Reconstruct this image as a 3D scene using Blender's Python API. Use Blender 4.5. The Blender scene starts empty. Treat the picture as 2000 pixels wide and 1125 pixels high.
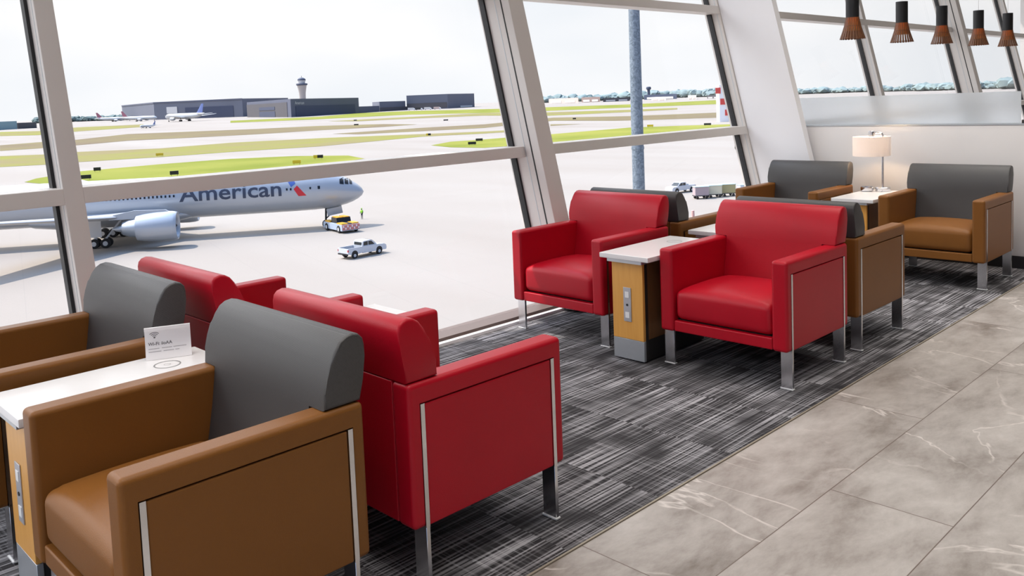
import bpy, bmesh, math, random
from mathutils import Vector, Matrix
random.seed(7)
PI = math.pi
sc = bpy.context.scene
COL = sc.collection
G = -16.5                      # apron level below the lounge floor

# ------------------------------------------------------------------ helpers
def lin(c):
    c = c / 255.0
    return c / 12.92 if c <= 0.04045 else ((c + 0.055) / 1.055) ** 2.4
def rgb(r, g, b): return (lin(r), lin(g), lin(b), 1.0)

def new_mat(name):
    m = bpy.data.materials.new(name); m.use_nodes = True
    nt = m.node_tree
    return m, nt, nt.nodes['Principled BSDF']
def N(nt, typ, **kw):
    n = nt.nodes.new(typ)
    for k, v in kw.items(): setattr(n, k, v)
    return n
def mat(name, col, rough=0.5, metal=0.0, spec=0.5, noise=0.0, nscale=20.0, bump=0.0, bscale=200.0, sheen=0.0, coat=0.0):
    m, nt, b = new_mat(name)
    b.inputs['Base Color'].default_value = col
    b.inputs['Roughness'].default_value = rough
    b.inputs['Metallic'].default_value = metal
    b.inputs['Specular IOR Level'].default_value = spec
    if sheen: b.inputs['Sheen Weight'].default_value = sheen; b.inputs['Sheen Roughness'].default_value = 0.4
    if coat: b.inputs['Coat Weight'].default_value = coat; b.inputs['Coat Roughness'].default_value = 0.25
    tc = N(nt, 'ShaderNodeTexCoord')
    nz = N(nt, 'ShaderNodeTexNoise'); nz.inputs['Scale'].default_value = nscale; nz.inputs['Detail'].default_value = 4
    nt.links.new(tc.outputs['Object'], nz.inputs['Vector'])
    mx = N(nt, 'ShaderNodeMix', data_type='RGBA')
    k = max(noise, 0.02)
    mx.inputs['A'].default_value = tuple(max(0, c * (1 - k)) for c in col[:3]) + (1,)
    mx.inputs['B'].default_value = tuple(min(1, c * (1 + k)) for c in col[:3]) + (1,)
    nt.links.new(nz.outputs['Fac'], mx.inputs['Factor'])
    nt.links.new(mx.outputs['Result'], b.inputs['Base Color'])
    if bump:
        n2 = N(nt, 'ShaderNodeTexNoise'); n2.inputs['Scale'].default_value = bscale; n2.inputs['Detail'].default_value = 2
        nt.links.new(tc.outputs['Object'], n2.inputs['Vector'])
        bp = N(nt, 'ShaderNodeBump'); bp.inputs['Strength'].default_value = bump; bp.inputs['Distance'].default_value = 0.002
        nt.links.new(n2.outputs['Fac'], bp.inputs['Height']); nt.links.new(bp.outputs['Normal'], b.inputs['Normal'])
    return m

def finish(bm, angle=38):
    bm.normal_update()
    a = math.radians(angle)
    for f in bm.faces: f.smooth = True
    for e in bm.edges:
        if len(e.link_faces) == 2:
            e.smooth = e.calc_face_angle(0) < a
        else: e.smooth = False
def obj(name, bm, m, parent=None, loc=None, rot=None, wn=False, angle=38):
    me = bpy.data.meshes.new(name)
    if isinstance(bm, bmesh.types.BMesh):
        bmesh.ops.recalc_face_normals(bm, faces=bm.faces[:])
        finish(bm, angle); bm.to_mesh(me); bm.free()
    else: me = bm
    if m: me.materials.append(m)
    o = bpy.data.objects.new(name, me); COL.objects.link(o)
    if parent: o.parent = parent
    if loc: o.location = loc
    if rot: o.rotation_euler = rot
    if wn:
        w = o.modifiers.new('normals', 'WEIGHTED_NORMAL'); w.keep_sharp = True
    return o
def tag(o, label=None, cat=None, group=None, kind=None):
    if label: o['label'] = label
    if cat: o['category'] = cat
    if group: o['group'] = group
    if kind: o['kind'] = kind
    return o
def thing(name, label, cat, loc=(0, 0, 0), rz=0.0, group=None, kind=None):
    o = bpy.data.objects.new(name, None); COL.objects.link(o)
    o.empty_display_size = 0.1
    o.location = loc; o.rotation_euler = (0, 0, rz)
    return tag(o, label, cat, group, kind)
def kids(o): return [c for c in bpy.data.objects if c.parent == o]
def copy_tree(o, parent=None):
    c = o.copy(); COL.objects.link(c); c.parent = parent
    for ch in kids(o): copy_tree(ch, c)
    return c

def B(): return bmesh.new()
def box(bm, c, s, rot=None):
    r = bmesh.ops.create_cube(bm, size=1.0)
    M = Matrix.Translation(c) @ (rot if rot else Matrix.Identity(4)) @ Matrix.Diagonal((s[0], s[1], s[2], 1))
    bmesh.ops.transform(bm, matrix=M, verts=r['verts'])
    return r['verts']
def bx(lo, hi, bevel=0.0, seg=2):
    bm = B()
    box(bm, [(a + b) / 2 for a, b in zip(lo, hi)], [b - a for a, b in zip(lo, hi)])
    if bevel: bmesh.ops.bevel(bm, geom=bm.edges[:], offset=bevel, segments=seg, profile=0.5, affect='EDGES')
    return bm
def prism(bm, pts, axis, a, b):
    """extrude the closed 2-D outline pts along axis from a to b"""
    def P(p, t):
        if axis == 'x': return (t, p[0], p[1])
        if axis == 'y': return (p[0], t, p[1])
        return (p[0], p[1], t)
    v0 = [bm.verts.new(P(p, a)) for p in pts]; v1 = [bm.verts.new(P(p, b)) for p in pts]
    n = len(pts); fs = [bm.faces.new(v0), bm.faces.new(v1[::-1])]
    for i in range(n): fs.append(bm.faces.new((v0[i], v0[(i + 1) % n], v1[(i + 1) % n], v1[i])))
    return fs
def lathe(bm, prof, seg=32, cap0=True, cap1=True, M=None):
    """prof: list of (r, z)"""
    rings = []
    for r, z in prof:
        ring = [bm.verts.new((r * math.cos(2 * PI * i / seg), r * math.sin(2 * PI * i / seg), z)) for i in range(seg)]
        rings.append(ring)
    for a, b in zip(rings, rings[1:]):
        for i in range(seg): bm.faces.new((a[i], a[(i + 1) % seg], b[(i + 1) % seg], b[i]))
    if cap0: bm.faces.new(rings[0][::-1])
    if cap1: bm.faces.new(rings[-1])
    if M: bmesh.ops.transform(bm, matrix=M, verts=[v for r in rings for v in r])
def tube(bm, pts, r, seg=10):
    pts = [Vector(p) for p in pts]; rings = []
    for i, p in enumerate(pts):
        d = (pts[min(i + 1, len(pts) - 1)] - pts[max(i - 1, 0)]).normalized()
        up = Vector((0, 0, 1)) if abs(d.z) < 0.9 else Vector((1, 0, 0))
        s = d.cross(up).normalized(); t = s.cross(d)
        rings.append([bm.verts.new(p + r * (math.cos(2 * PI * k / seg) * s + math.sin(2 * PI * k / seg) * t)) for k in range(seg)])
    for a, b in zip(rings, rings[1:]):
        for k in range(seg): bm.faces.new((a[k], a[(k + 1) % seg], b[(k + 1) % seg], b[k]))
    bm.faces.new(rings[0][::-1]); bm.faces.new(rings[-1])
def loft(bm, secs, close=True):
    rings = [[bm.verts.new(p) for p in s] for s in secs]
    n = len(rings[0])
    for a, b in zip(rings, rings[1:]):
        for i in range(n): bm.faces.new((a[i], a[(i + 1) % n], b[(i + 1) % n], b[i]))
    if close: bm.faces.new(rings[0][::-1]); bm.faces.new(rings[-1])
def cushion(w, d, h, bulge, r, cuts=9, seg=4, face_bulge=0.0):
    """a soft upholstered block centred on the origin; d along x, w along y"""
    bm = B(); vs = box(bm, (0, 0, 0), (d, w, h))
    bmesh.ops.subdivide_edges(bm, edges=[e for e in bm.edges if abs(e.verts[0].co.z - e.verts[1].co.z) < 1e-6], cuts=cuts, use_grid_fill=True)
    for v in bm.verts:
        x, y = 2 * v.co.x / d, 2 * v.co.y / w
        k = (1 - x * x) ** 0.6 * (1 - y * y) ** 0.6 if abs(x) < 1 and abs(y) < 1 else 0
        if v.co.z > 0.49 * h: v.co.z += bulge * k
        if face_bulge and v.co.x > 0.49 * d:
            z = 2 * min(max(v.co.z, -h / 2), h / 2) / h
            v.co.x += face_bulge * max(0, (1 - y * y)) ** 0.6 * max(0, (1 - z * z)) ** 0.6
    bm.normal_update()
    es = [e for e in bm.edges if len(e.link_faces) == 2 and e.calc_face_angle(0) > math.radians(55)]
    bmesh.ops.bevel(bm, geom=es, offset=r, segments=seg, profile=0.5, affect='EDGES')
    return bm
def text_mesh(s, size, shear=0.0, spacing=1.0, bold=0.0):
    cu = bpy.data.curves.new('text', 'FONT'); cu.body = s; cu.size = size; cu.shear = shear; cu.space_character = spacing
    cu.offset = bold; cu.resolution_u = 3
    o = bpy.data.objects.new('text', cu); COL.objects.link(o)
    dg = bpy.context.evaluated_depsgraph_get(); dg.update()
    me = bpy.data.meshes.new_from_object(o.evaluated_get(dg))
    bpy.data.objects.remove(o); bpy.data.curves.remove(cu)
    bm = B(); bm.from_mesh(me); bpy.data.meshes.remove(me)
    return bm
def boolean_cut(bm, cutters):
    """bm minus each cutter, returns a bmesh"""
    me = bpy.data.meshes.new('t'); bmesh.ops.recalc_face_normals(bm, faces=bm.faces[:]); bm.to_mesh(me); bm.free()
    a = bpy.data.objects.new('t', me); COL.objects.link(a); tmp = []
    for c in cutters:
        mc = bpy.data.meshes.new('c'); bmesh.ops.recalc_face_normals(c, faces=c.faces[:]); c.to_mesh(mc); c.free()
        oc = bpy.data.objects.new('c', mc); COL.objects.link(oc); tmp.append(oc)
        md = a.modifiers.new('b', 'BOOLEAN'); md.object = oc; md.operation = 'DIFFERENCE'; md.solver = 'EXACT'
    dg = bpy.context.evaluated_depsgraph_get(); dg.update()
    r = bpy.data.meshes.new_from_object(a.evaluated_get(dg))
    for o in tmp + [a]: bpy.data.objects.remove(o)
    out = B(); out.from_mesh(r)
    return out

# ------------------------------------------------------------------ materials
M_red = mat('red_leather', (0.43, 0.003, 0.015, 1), 0.36, spec=0.30, noise=0.08, nscale=6, bump=0.25, bscale=420)
M_tan = mat('caramel_leather', (0.212, 0.083, 0.018, 1), 0.38, spec=0.24, noise=0.07, nscale=6, bump=0.25, bscale=420)
M_chrome = mat('brushed_chrome', (0.72, 0.72, 0.74, 1), 0.22, metal=1.0, noise=0.05, nscale=60)
M_steel = mat('satin_steel', (0.52, 0.55, 0.58, 1), 0.38, metal=0.7, noise=0.04, nscale=50)
M_glide = mat('pale_foot_glide', (0.75, 0.75, 0.74, 1), 0.4)
M_top = mat('white_solid_surface', (0.80, 0.79, 0.79, 1), 0.22, noise=0.02, nscale=30)
M_ring = mat('grey_inlay', (0.25, 0.25, 0.25, 1), 0.4)
M_dark = mat('dark_laminate', (0.022, 0.020, 0.019, 1), 0.45)
M_black = mat('black_rubber', (0.010, 0.010, 0.012, 1), 0.5)
M_white = mat('white_paint', (0.86, 0.86, 0.88, 1), 0.45, noise=0.015, nscale=4)
M_frame = mat('white_frame_paint', (0.66, 0.625, 0.595, 1), 0.40, noise=0.015, nscale=4)
M_paper = mat('white_card', (0.82, 0.80, 0.81, 1), 0.35)
M_ink = mat('grey_ink', (0.16, 0.15, 0.155, 1), 0.6)
M_plate = mat('grey_outlet_plate', (0.50, 0.50, 0.53, 1), 0.35, metal=0.4)
M_socket = mat('white_socket', (0.85, 0.85, 0.84, 1), 0.35)
M_under = mat('black_lining', (0.012, 0.010, 0.010, 1), 0.9)

def charcoal():
    m, nt, b = new_mat('charcoal_woven_vinyl')
    tc = N(nt, 'ShaderNodeTexCoord')
    w1 = N(nt, 'ShaderNodeTexWave', bands_direction='Z'); w1.inputs['Scale'].default_value = 130; w1.inputs['Distortion'].default_value = 1.5
    w2 = N(nt, 'ShaderNodeTexWave', bands_direction='Y'); w2.inputs['Scale'].default_value = 130; w2.inputs['Distortion'].default_value = 1.5
    nt.links.new(tc.outputs['Object'], w1.inputs['Vector']); nt.links.new(tc.outputs['Object'], w2.inputs['Vector'])
    mu = N(nt, 'ShaderNodeMath', operation='MULTIPLY'); nt.links.new(w1.outputs['Fac'], mu.inputs[0]); nt.links.new(w2.outputs['Fac'], mu.inputs[1])
    r = N(nt, 'ShaderNodeMix', data_type='RGBA')
    r.inputs['A'].default_value = (0.025, 0.0235, 0.0235, 1); r.inputs['B'].default_value = (0.080, 0.075, 0.075, 1)
    nt.links.new(mu.outputs[0], r.inputs['Factor']); nt.links.new(r.outputs['Result'], b.inputs['Base Color'])
    bp = N(nt, 'ShaderNodeBump'); bp.inputs['Strength'].default_value = 0.25; bp.inputs['Distance'].default_value = 0.001
    nt.links.new(mu.outputs[0], bp.inputs['Height']); nt.links.new(bp.outputs['Normal'], b.inputs['Normal'])
    b.inputs['Roughness'].default_value = 0.50; b.inputs['Specular IOR Level'].default_value = 0.75
    return m
M_char = charcoal()

def wood(name, c1, c2, scale=1.0, rough=0.35, axis='Z'):
    m, nt, b = new_mat(name)
    tc = N(nt, 'ShaderNodeTexCoord'); mp = N(nt, 'ShaderNodeMapping')
    mp.inputs['Scale'].default_value = (30 * scale, 30 * scale, 3 * scale)
    nz = N(nt, 'ShaderNodeTexNoise'); nz.inputs['Scale'].default_value = 1.5; nz.inputs['Detail'].default_value = 6; nz.inputs['Distortion'].default_value = 0.6
    nt.links.new(tc.outputs['Object'], mp.inputs['Vector']); nt.links.new(mp.outputs['Vector'], nz.inputs['Vector'])
    r = N(nt, 'ShaderNodeMix', data_type='RGBA'); r.inputs['A'].default_value = c1; r.inputs['B'].default_value = c2
    nt.links.new(nz.outputs['Fac'], r.inputs['Factor']); nt.links.new(r.outputs['Result'], b.inputs['Base Color'])
    b.inputs['Roughness'].default_value = rough
    return m
M_maple = wood('honey_maple', (0.66, 0.30, 0.055, 1), (0.80, 0.42, 0.10, 1))
M_walnut = wood('brown_veneer', (0.16, 0.07, 0.025, 1), (0.26, 0.12, 0.045, 1))
M_slat = wood('stained_birch_slats', (0.105, 0.036, 0.012, 1), (0.20, 0.075, 0.022, 1), 1.0, 0.5)

def carpet_mat():
    m, nt, b = new_mat('streaked_carpet_tiles')
    L = nt.links.new
    tc = N(nt, 'ShaderNodeTexCoord')
    # tile index
    t = 0.5
    sn = N(nt, 'ShaderNodeVectorMath', operation='SNAP'); sn.inputs[1].default_value = (t, t, 100)
    off = N(nt, 'ShaderNodeVectorMath', operation='ADD'); off.inputs[1].default_value = (0.03, -1.81, 50)
    L(tc.outputs['Object'], off.inputs[0]); L(off.outputs[0], sn.inputs[0])
    wn = N(nt, 'ShaderNodeTexWhiteNoise', noise_dimensions='3D'); L(sn.outputs[0], wn.inputs['Vector'])
    shift = N(nt, 'ShaderNodeVectorMath', operation='MULTIPLY_ADD'); shift.inputs[1].default_value = (9, 9, 9)
    L(wn.outputs['Color'], shift.inputs[0]); L(off.outputs[0], shift.inputs[2])
    def streak(sx, sy, det):
        mp = N(nt, 'ShaderNodeMapping'); mp.inputs['Scale'].default_value = (sx, sy, 1)
        L(shift.outputs[0], mp.inputs['Vector'])
        n = N(nt, 'ShaderNodeTexNoise', noise_dimensions='2D'); n.inputs['Scale'].default_value = 1.0; n.inputs['Detail'].default_value = det
        L(mp.outputs['Vector'], n.inputs['Vector']); return n.outputs['Fac']
    a = streak(1.6, 105, 1); c = streak(110, 2.0, 1); blotch = streak(5, 7, 1)
    def rampf(x, lo, hi):
        mr = N(nt, 'ShaderNodeMapRange'); mr.inputs['From Min'].default_value = lo; mr.inputs['From Max'].default_value = hi
        L(x, mr.inputs['Value']); return mr.outputs['Result']
    def mul(x, y):
        q = N(nt, 'ShaderNodeMath', operation='MULTIPLY'); 
        L(x, q.inputs[0])
        if isinstance(y, float): q.inputs[1].default_value = y
        else: L(y, q.inputs[1])
        return q.outputs[0]
    def add(x, y):
        q = N(nt, 'ShaderNodeMath', operation='ADD'); L(x, q.inputs[0])
        if isinstance(y, float): q.inputs[1].default_value = y
        else: L(y, q.inputs[1])
        return q.outputs[0]
    blk = N(nt, 'ShaderNodeVectorMath', operation='SNAP'); blk.inputs[1].default_value = (0.25, 0.10, 100)
    L(off.outputs[0], blk.inputs[0])
    wb = N(nt, 'ShaderNodeTexWhiteNoise', noise_dimensions='3D'); L(blk.outputs[0], wb.inputs['Vector'])
    fa = rampf(a, 0.42, 0.68); fb = rampf(blotch, 0.30, 0.66); fc = rampf(c, 0.5, 0.8)
    mask = add(add(mul(fb, 0.45), mul(wb.outputs['Value'], 0.38)), mul(wn.outputs['Value'], 0.25))
    f = add(mul(fa, mask), mul(mul(fc, mask), 0.45))
    r = N(nt, 'ShaderNodeValToRGB'); r.color_ramp.elements[0].position = 0.0; r.color_ramp.elements[0].color = (0.030, 0.028, 0.030, 1)
    r.color_ramp.elements[1].position = 0.9; r.color_ramp.elements[1].color = (0.42, 0.41, 0.43, 1)
    L(f, r.inputs['Fac'])
    L(r.outputs['Color'], b.inputs['Base Color'])
    b.inputs['Roughness'].default_value = 0.95; b.inputs['Specular IOR Level'].default_value = 0.15
    fine = N(nt, 'ShaderNodeTexNoise'); fine.inputs['Scale'].default_value = 350; L(tc.outputs['Object'], fine.inputs['Vector'])
    bp = N(nt, 'ShaderNodeBump'); bp.inputs['Strength'].default_value = 0.5; bp.inputs['Distance'].default_value = 0.004
    L(fine.outputs['Fac'], bp.inputs['Height']); L(bp.outputs['Normal'], b.inputs['Normal'])
    return m
M_carpet = carpet_mat()

def marble_mat():
    m, nt, b = new_mat('grey_beige_marble_tiles'); L = nt.links.new
    tc = N(nt, 'ShaderNodeTexCoord')
    sep = N(nt, 'ShaderNodeSeparateXYZ'); L(tc.outputs['Object'], sep.inputs[0])
    def math_(op, x, y=None, z=None):
        q = N(nt, 'ShaderNodeMath', operation=op)
        for i, v in enumerate((x, y, z)):
            if v is None: continue
            if isinstance(v, (int, float)): q.inputs[i].default_value = v
            else: L(v, q.inputs[i])
        return q.outputs[0]
    TW, TL = 0.4225, 1.80
    yy = math_('DIVIDE', math_('SUBTRACT', 1.81, sep.outputs['Y']), TW)
    row = math_('FLOOR', yy); fy = math_('FRACT', yy)
    shift = math_('MULTIPLY', math_('MODULO', row, 2.0), 0.5)
    xx = math_('ADD', math_('DIVIDE', math_('SUBTRACT', sep.outputs['X'], 2.027 - 18.0), TL), shift)
    colm = math_('FLOOR', xx); fx = math_('FRACT', xx)
    def edge(f, w): return math_('MAXIMUM', math_('LESS_THAN', f, w), math_('GREATER_THAN', f, 1 - w))
    grout = math_('MAXIMUM', edge(fy, 0.0045), edge(fx, 0.0011))
    cx = N(nt, 'ShaderNodeCombineXYZ'); L(row, cx.inputs[0]); L(colm, cx.inputs[1])
    wn = N(nt, 'ShaderNodeTexWhiteNoise', noise_dimensions='3D'); L(cx.outputs[0], wn.inputs['Vector'])
    ofs = N(nt, 'ShaderNodeVectorMath', operation='MULTIPLY_ADD'); ofs.inputs[1].default_value = (30, 30, 30)
    L(wn.outputs['Color'], ofs.inputs[0]); L(tc.outputs['Object'], ofs.inputs[2])
    n1 = N(nt, 'ShaderNodeTexNoise'); n1.inputs['Scale'].default_value = 2.6; n1.inputs['Detail'].default_value = 10; n1.inputs['Distortion'].default_value = 0.15
    n1.inputs['Roughness'].default_value = 0.70
    mp1 = N(nt, 'ShaderNodeMapping'); mp1.inputs['Scale'].default_value = (0.8, 1.7, 1); mp1.inputs['Rotation'].default_value = (0, 0, 0.9)
    L(ofs.outputs[0], mp1.inputs['Vector']); L(mp1.outputs['Vector'], n1.inputs['Vector'])
    base = N(nt, 'ShaderNodeValToRGB')
    e = base.color_ramp.elements
    e[0].position = 0.30; e[0].color = (0.175, 0.148, 0.126, 1); e[1].position = 0.70; e[1].color = (0.50, 0.465, 0.435, 1)
    x = e.new(0.5); x.color = (0.36, 0.328, 0.302, 1)
    L(n1.outputs['Fac'], base.inputs['Fac'])
    # veins: ridges of distorted noise
    n2 = N(nt, 'ShaderNodeTexNoise'); n2.inputs['Scale'].default_value = 1.5; n2.inputs['Detail'].default_value = 5; n2.inputs['Distortion'].default_value = 1.1
    n2.inputs['Roughness'].default_value = 0.55
    mp = N(nt, 'ShaderNodeMapping'); mp.inputs['Scale'].default_value = (1.0, 0.65, 1); mp.inputs['Rotation'].default_value = (0, 0, 0.5)
    L(ofs.outputs[0], mp.inputs['Vector']); L(mp.outputs['Vector'], n2.inputs['Vector'])
    ridge = math_('ABSOLUTE', math_('SUBTRACT', n2.outputs['Fac'], 0.52))
    mr = N(nt, 'ShaderNodeMapRange'); mr.inputs['From Min'].default_value = 0.0; mr.inputs['From Max'].default_value = 0.012
    mr.inputs['To Min'].default_value = 1.0; mr.inputs['To Max'].default_value = 0.0; L(ridge, mr.inputs['Value'])
    vm = N(nt, 'ShaderNodeTexNoise'); vm.inputs['Scale'].default_value = 2.6; L(ofs.outputs[0], vm.inputs['Vector'])
    vmr = N(nt, 'ShaderNodeMapRange'); vmr.inputs['From Min'].default_value = 0.42; vmr.inputs['From Max'].default_value = 0.54; L(vm.outputs['Fac'], vmr.inputs['Value'])
    vein = math_('MULTIPLY', math_('MULTIPLY', mr.outputs['Result'], vmr.outputs['Result']), 0.85)
    mx = N(nt, 'ShaderNodeMix', data_type='RGBA'); mx.inputs['B'].default_value = (0.66, 0.61, 0.57, 1)
    L(vein, mx.inputs['Factor']); L(base.outputs['Color'], mx.inputs['A'])
    mg = N(nt, 'ShaderNodeMix', data_type='RGBA'); mg.inputs['B'].default_value = (0.14, 0.105, 0.085, 1)
    L(grout, mg.inputs['Factor']); L(mx.outputs['Result'], mg.inputs['A'])
    L(mg.outputs['Result'], b.inputs['Base Color'])
    b.inputs['Roughness'].default_value = 0.34; b.inputs['Specular IOR Level'].default_value = 0.45
    return m
M_marble = marble_mat()

def glass_mat():
    m, nt, b = new_mat('clear_window_glass'); L = nt.links.new
    nt.nodes.remove(b)
    out = [n for n in nt.nodes if n.type == 'OUTPUT_MATERIAL'][0]
    tr = N(nt, 'ShaderNodeBsdfTransparent'); tr.inputs['Color'].default_value = (0.972, 0.972, 0.977, 1)
    gl = N(nt, 'ShaderNodeBsdfGlossy'); gl.inputs['Roughness'].default_value = 0.0
    lw = N(nt, 'ShaderNodeLayerWeight'); lw.inputs['Blend'].default_value = 0.5
    pw = N(nt, 'ShaderNodeMath', operation='POWER'); L(lw.outputs['Facing'], pw.inputs[0]); pw.inputs[1].default_value = 5.0
    fr = N(nt, 'ShaderNodeMath', operation='MULTIPLY_ADD'); L(pw.outputs[0], fr.inputs[0]); fr.inputs[1].default_value = 0.5; fr.inputs[2].default_value = 0.012
    mx = N(nt, 'ShaderNodeMixShader'); L(fr.outputs[0], mx.inputs[0]); L(tr.outputs[0], mx.inputs[1]); L(gl.outputs[0], mx.inputs[2])
    L(mx.outputs[0], out.inputs['Surface'])
    return m
M_glass = glass_mat()
def frost_mat():
    m, nt, b = new_mat('frosted_glass'); L = nt.links.new
    nt.nodes.remove(b)
    out = [n for n in nt.nodes if n.type == 'OUTPUT_MATERIAL'][0]
    tc = N(nt, 'ShaderNodeTexCoord'); nz = N(nt, 'ShaderNodeTexNoise'); nz.inputs['Scale'].default_value = 2.0; L(tc.outputs['Object'], nz.inputs['Vector'])
    c = N(nt, 'ShaderNodeMix', data_type='RGBA'); c.inputs['A'].default_value = (0.92, 0.96, 0.985, 1); c.inputs['B'].default_value = (0.96, 0.98, 1.0, 1)
    L(nz.outputs['Fac'], c.inputs['Factor'])
    rf = N(nt, 'ShaderNodeBsdfRefraction'); rf.inputs['Roughness'].default_value = 0.55; rf.inputs['IOR'].default_value = 1.04
    df = N(nt, 'ShaderNodeBsdfDiffuse'); tl = N(nt, 'ShaderNodeBsdfTranslucent')
    for s in (rf, df, tl): L(c.outputs['Result'], s.inputs['Color'])
    m1 = N(nt, 'ShaderNodeMixShader'); m1.inputs[0].default_value = 0.5; L(df.outputs[0], m1.inputs[1]); L(tl.outputs[0], m1.inputs[2])
    m2 = N(nt, 'ShaderNodeMixShader'); m2.inputs[0].default_value = 0.65; L(m1.outputs[0], m2.inputs[1]); L(rf.outputs[0], m2.inputs[2])
    L(m2.outputs[0], out.inputs['Surface'])
    return m
M_frost = frost_mat()
M_wall = mat('light_grey_plaster', (0.76, 0.735, 0.72, 1), 0.6, noise=0.05, nscale=3)
M_ceil = mat('white_ceiling_paint', (0.62, 0.61, 0.60, 1), 0.7)
M_backwall = mat('taupe_back_wall', (0.16, 0.145, 0.13, 1), 0.6)
M_base = mat('black_baseboard', (0.015, 0.014, 0.016, 1), 0.5)

# ------------------------------------------------------------------ room shell
K = 0.24; Y0 = 4.0              # the window wall leans outward: y = Y0 + K z on its room side
GL = 0.11                       # glass sits this far behind the room face
XW = 7.45                       # half wall
ZC = 4.60                       # ceiling
XA, XB, YB = -3.6, 20.1, -6.5
def wy(z, o=0.0): return Y0 + K * z + o
def struct(name, bm, m, **kw): return tag(obj(name, bm, m, **kw), kind='structure')

struct('floor_marble', bx((XA - .2, YB, -0.12), (XB + .2, 1.81, 0.0)), M_marble)
struct('floor_carpet', bx((XA - .2, 1.818, -0.12), (XB + .2, 3.958, 0.003)), M_carpet)
struct('trim_1', bx((XA - .2, 1.8105, -0.1), (XB + .2, 1.8175, 0.0040)), mat('brass_edge_strip', (0.36, 0.32, 0.25, 1), 0.45, metal=0.4))
struct('ceiling', bx((XA - .2, YB - .2, ZC), (XB + .2, 5.40, ZC + 0.3)), M_ceil)
# unseen canopy added to block the sun; its gap lets one sunbeam in
cb_ = bx((XA - .2, 5.40, ZC), (XB + .2, 5.90, ZC + 0.06)); box(cb_, ((XA - .2 + 2.34) / 2, 6.14, ZC + .03), (2.34 - XA + .2, 0.48, .06)); box(cb_, ((XB + .2 + 2.66) / 2, 6.14, ZC + .03), (XB + .2 - 2.66, 0.48, .06))
struct('sun_block_canopy', cb_, M_ceil)
struct('wall_back', bx((XA - .2, YB - .2, 0), (XB + .2, YB, ZC)), M_backwall)
lw_ = thing('window_8', None, None, kind='structure')
for y in (-6.4, -4.3, -2.2, -0.1, 2.0, 3.85):
    obj('mullion', bx((XA - .15, y - .045, 0), (XA, y + .045, ZC)), M_frame, lw_)
for z in (0.04, 1.10, 2.26, 3.42):
    obj('transom', bx((XA - .14, -6.4, z - .035), (XA - .01, 3.9, z + .035)), M_frame, lw_)
for y0_, y1_ in ((-6.35, -4.35), (-4.25, -2.25), (-2.15, -.15), (-.05, 1.95), (2.05, 3.80)):
    obj('glass_pane', bx((XA - .08, y0_, 0.075), (XA - .07, y1_, ZC)), M_glass, lw_)
struct('wall_right', bx((XB, YB, 0), (XB + .2, 5.35, ZC)), M_wall)
struct('wall_partition', bx((XW, 0.9, 0.0), (XW + 0.16, 3.80, 1.125), 0.004), M_wall)
struct('baseboard_partition', bx((XW - 0.014, 0.9, 0.0), (XW, 3.74, 0.10)), M_base)
struct('trim_2', bx((XW - 0.004, 0.9, 1.125), (XW + 0.164, 3.80, 1.137)), M_steel)

# window wall: sill, mullions, transoms, gaskets, panes
def lean_box(x0, x1, z0, z1, o0, o1):
    """box between heights, its two faces parallel to the leaning window plane"""
    bm = B()
    v = [bm.verts.new((x, wy(z, o), z)) for x in (x0, x1) for o in (o0, o1) for z in (z0, z1)]
    for f in ((0, 1, 3, 2), (4, 6, 7, 5), (0, 4, 5, 1), (2, 3, 7, 6), (0, 2, 6, 4), (1, 5, 7, 3)): bm.faces.new([v[i] for i in f])
    return bm
def bev(bm, r=0.004):
    bmesh.ops.bevel(bm, geom=bm.edges[:], offset=r, segments=2, profile=0.5, affect='EDGES'); return bm
struct('trim_3', bx((XA, 3.958, -0.2), (XB, 4.16, 0.022), 0.004), M_white)     # pale sill strip
struct('wall_spandrel', bx((XA - .2, 4.02, -0.6), (XB + .2, 4.22, -0.0)), M_white)
ZT = ZC
T1, T2, T3 = (1.065, 1.140), (2.225, 2.30), (3.385, 3.46)
bays = [(-1.80, 1.285, 's'), (1.285, 4.315, 'c'), (4.315, 7.33, 's'), (7.33, 10.62, 's'), (10.62, 13.68, 'c'), (13.68, 16.60, 's'), (16.60, 19.9, 's')]
wl = {'s': 0.088, 'c': 0.150}
prevw = 0.088
for i, (x0, x1, t) in enumerate(bays):
    w = thing('window_%d' % (i + 1), None, None, (0, 0, 0), kind='structure')
    xl = x0 + prevw
    if i == 3: xl = 7.43
    fr = 0.0 if t == 's' else -0.15
    wd = wl[t]
    obj('mullion', bev(lean_box(x1, x1 + wd, 0.022, ZT, fr, GL + 0.06), 0.005), M_frame, w, wn=True)
    if t == 'c':
        g = lean_box(x1 - 0.0015, x1 + 0.004, 0.022, ZT, -0.078, -0.066)
        obj('joint_line', g, M_black, w)
        obj('joint_line', lean_box(x1 - 0.0015, x1 + 0.004, 0.022, ZT, -0.012, -0.006), M_steel, w)
    else:
        obj('joint_line', lean_box(x1 - 0.001, x1 + 0.004, 0.022, ZT, 0.028, 0.034), M_steel, w)
    for (za, zb) in (T1, T2, T3):
        obj('transom', bev(lean_box(xl - 0.002, x1 + 0.002, za, zb, 0.0, GL + 0.05), 0.004), M_frame, w, wn=True)
    obj('sill_rail', lean_box(xl - 0.002, x1 + 0.002, 0.0221, 0.040, -0.012, GL + 0.05), mat('dark_sill_rail', (0.13, 0.095, 0.085, 1), 0.5) if i == 0 else bpy.data.materials['dark_sill_rail'], w)
    for (za, zb) in ((0.040, T1[0]), (T1[1], T2[0]), (T2[1], T3[0]), (T3[1], ZT)):
        obj('glass_pane', lean_box(xl, x1, za, zb, GL - 0.006, GL + 0.006), M_glass, w)
        obj('gasket', lean_box(x1 - 0.016, x1 - 0.0005, za, zb, GL - 0.02, GL + 0.03), M_black, w)
    prevw = wd
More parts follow.
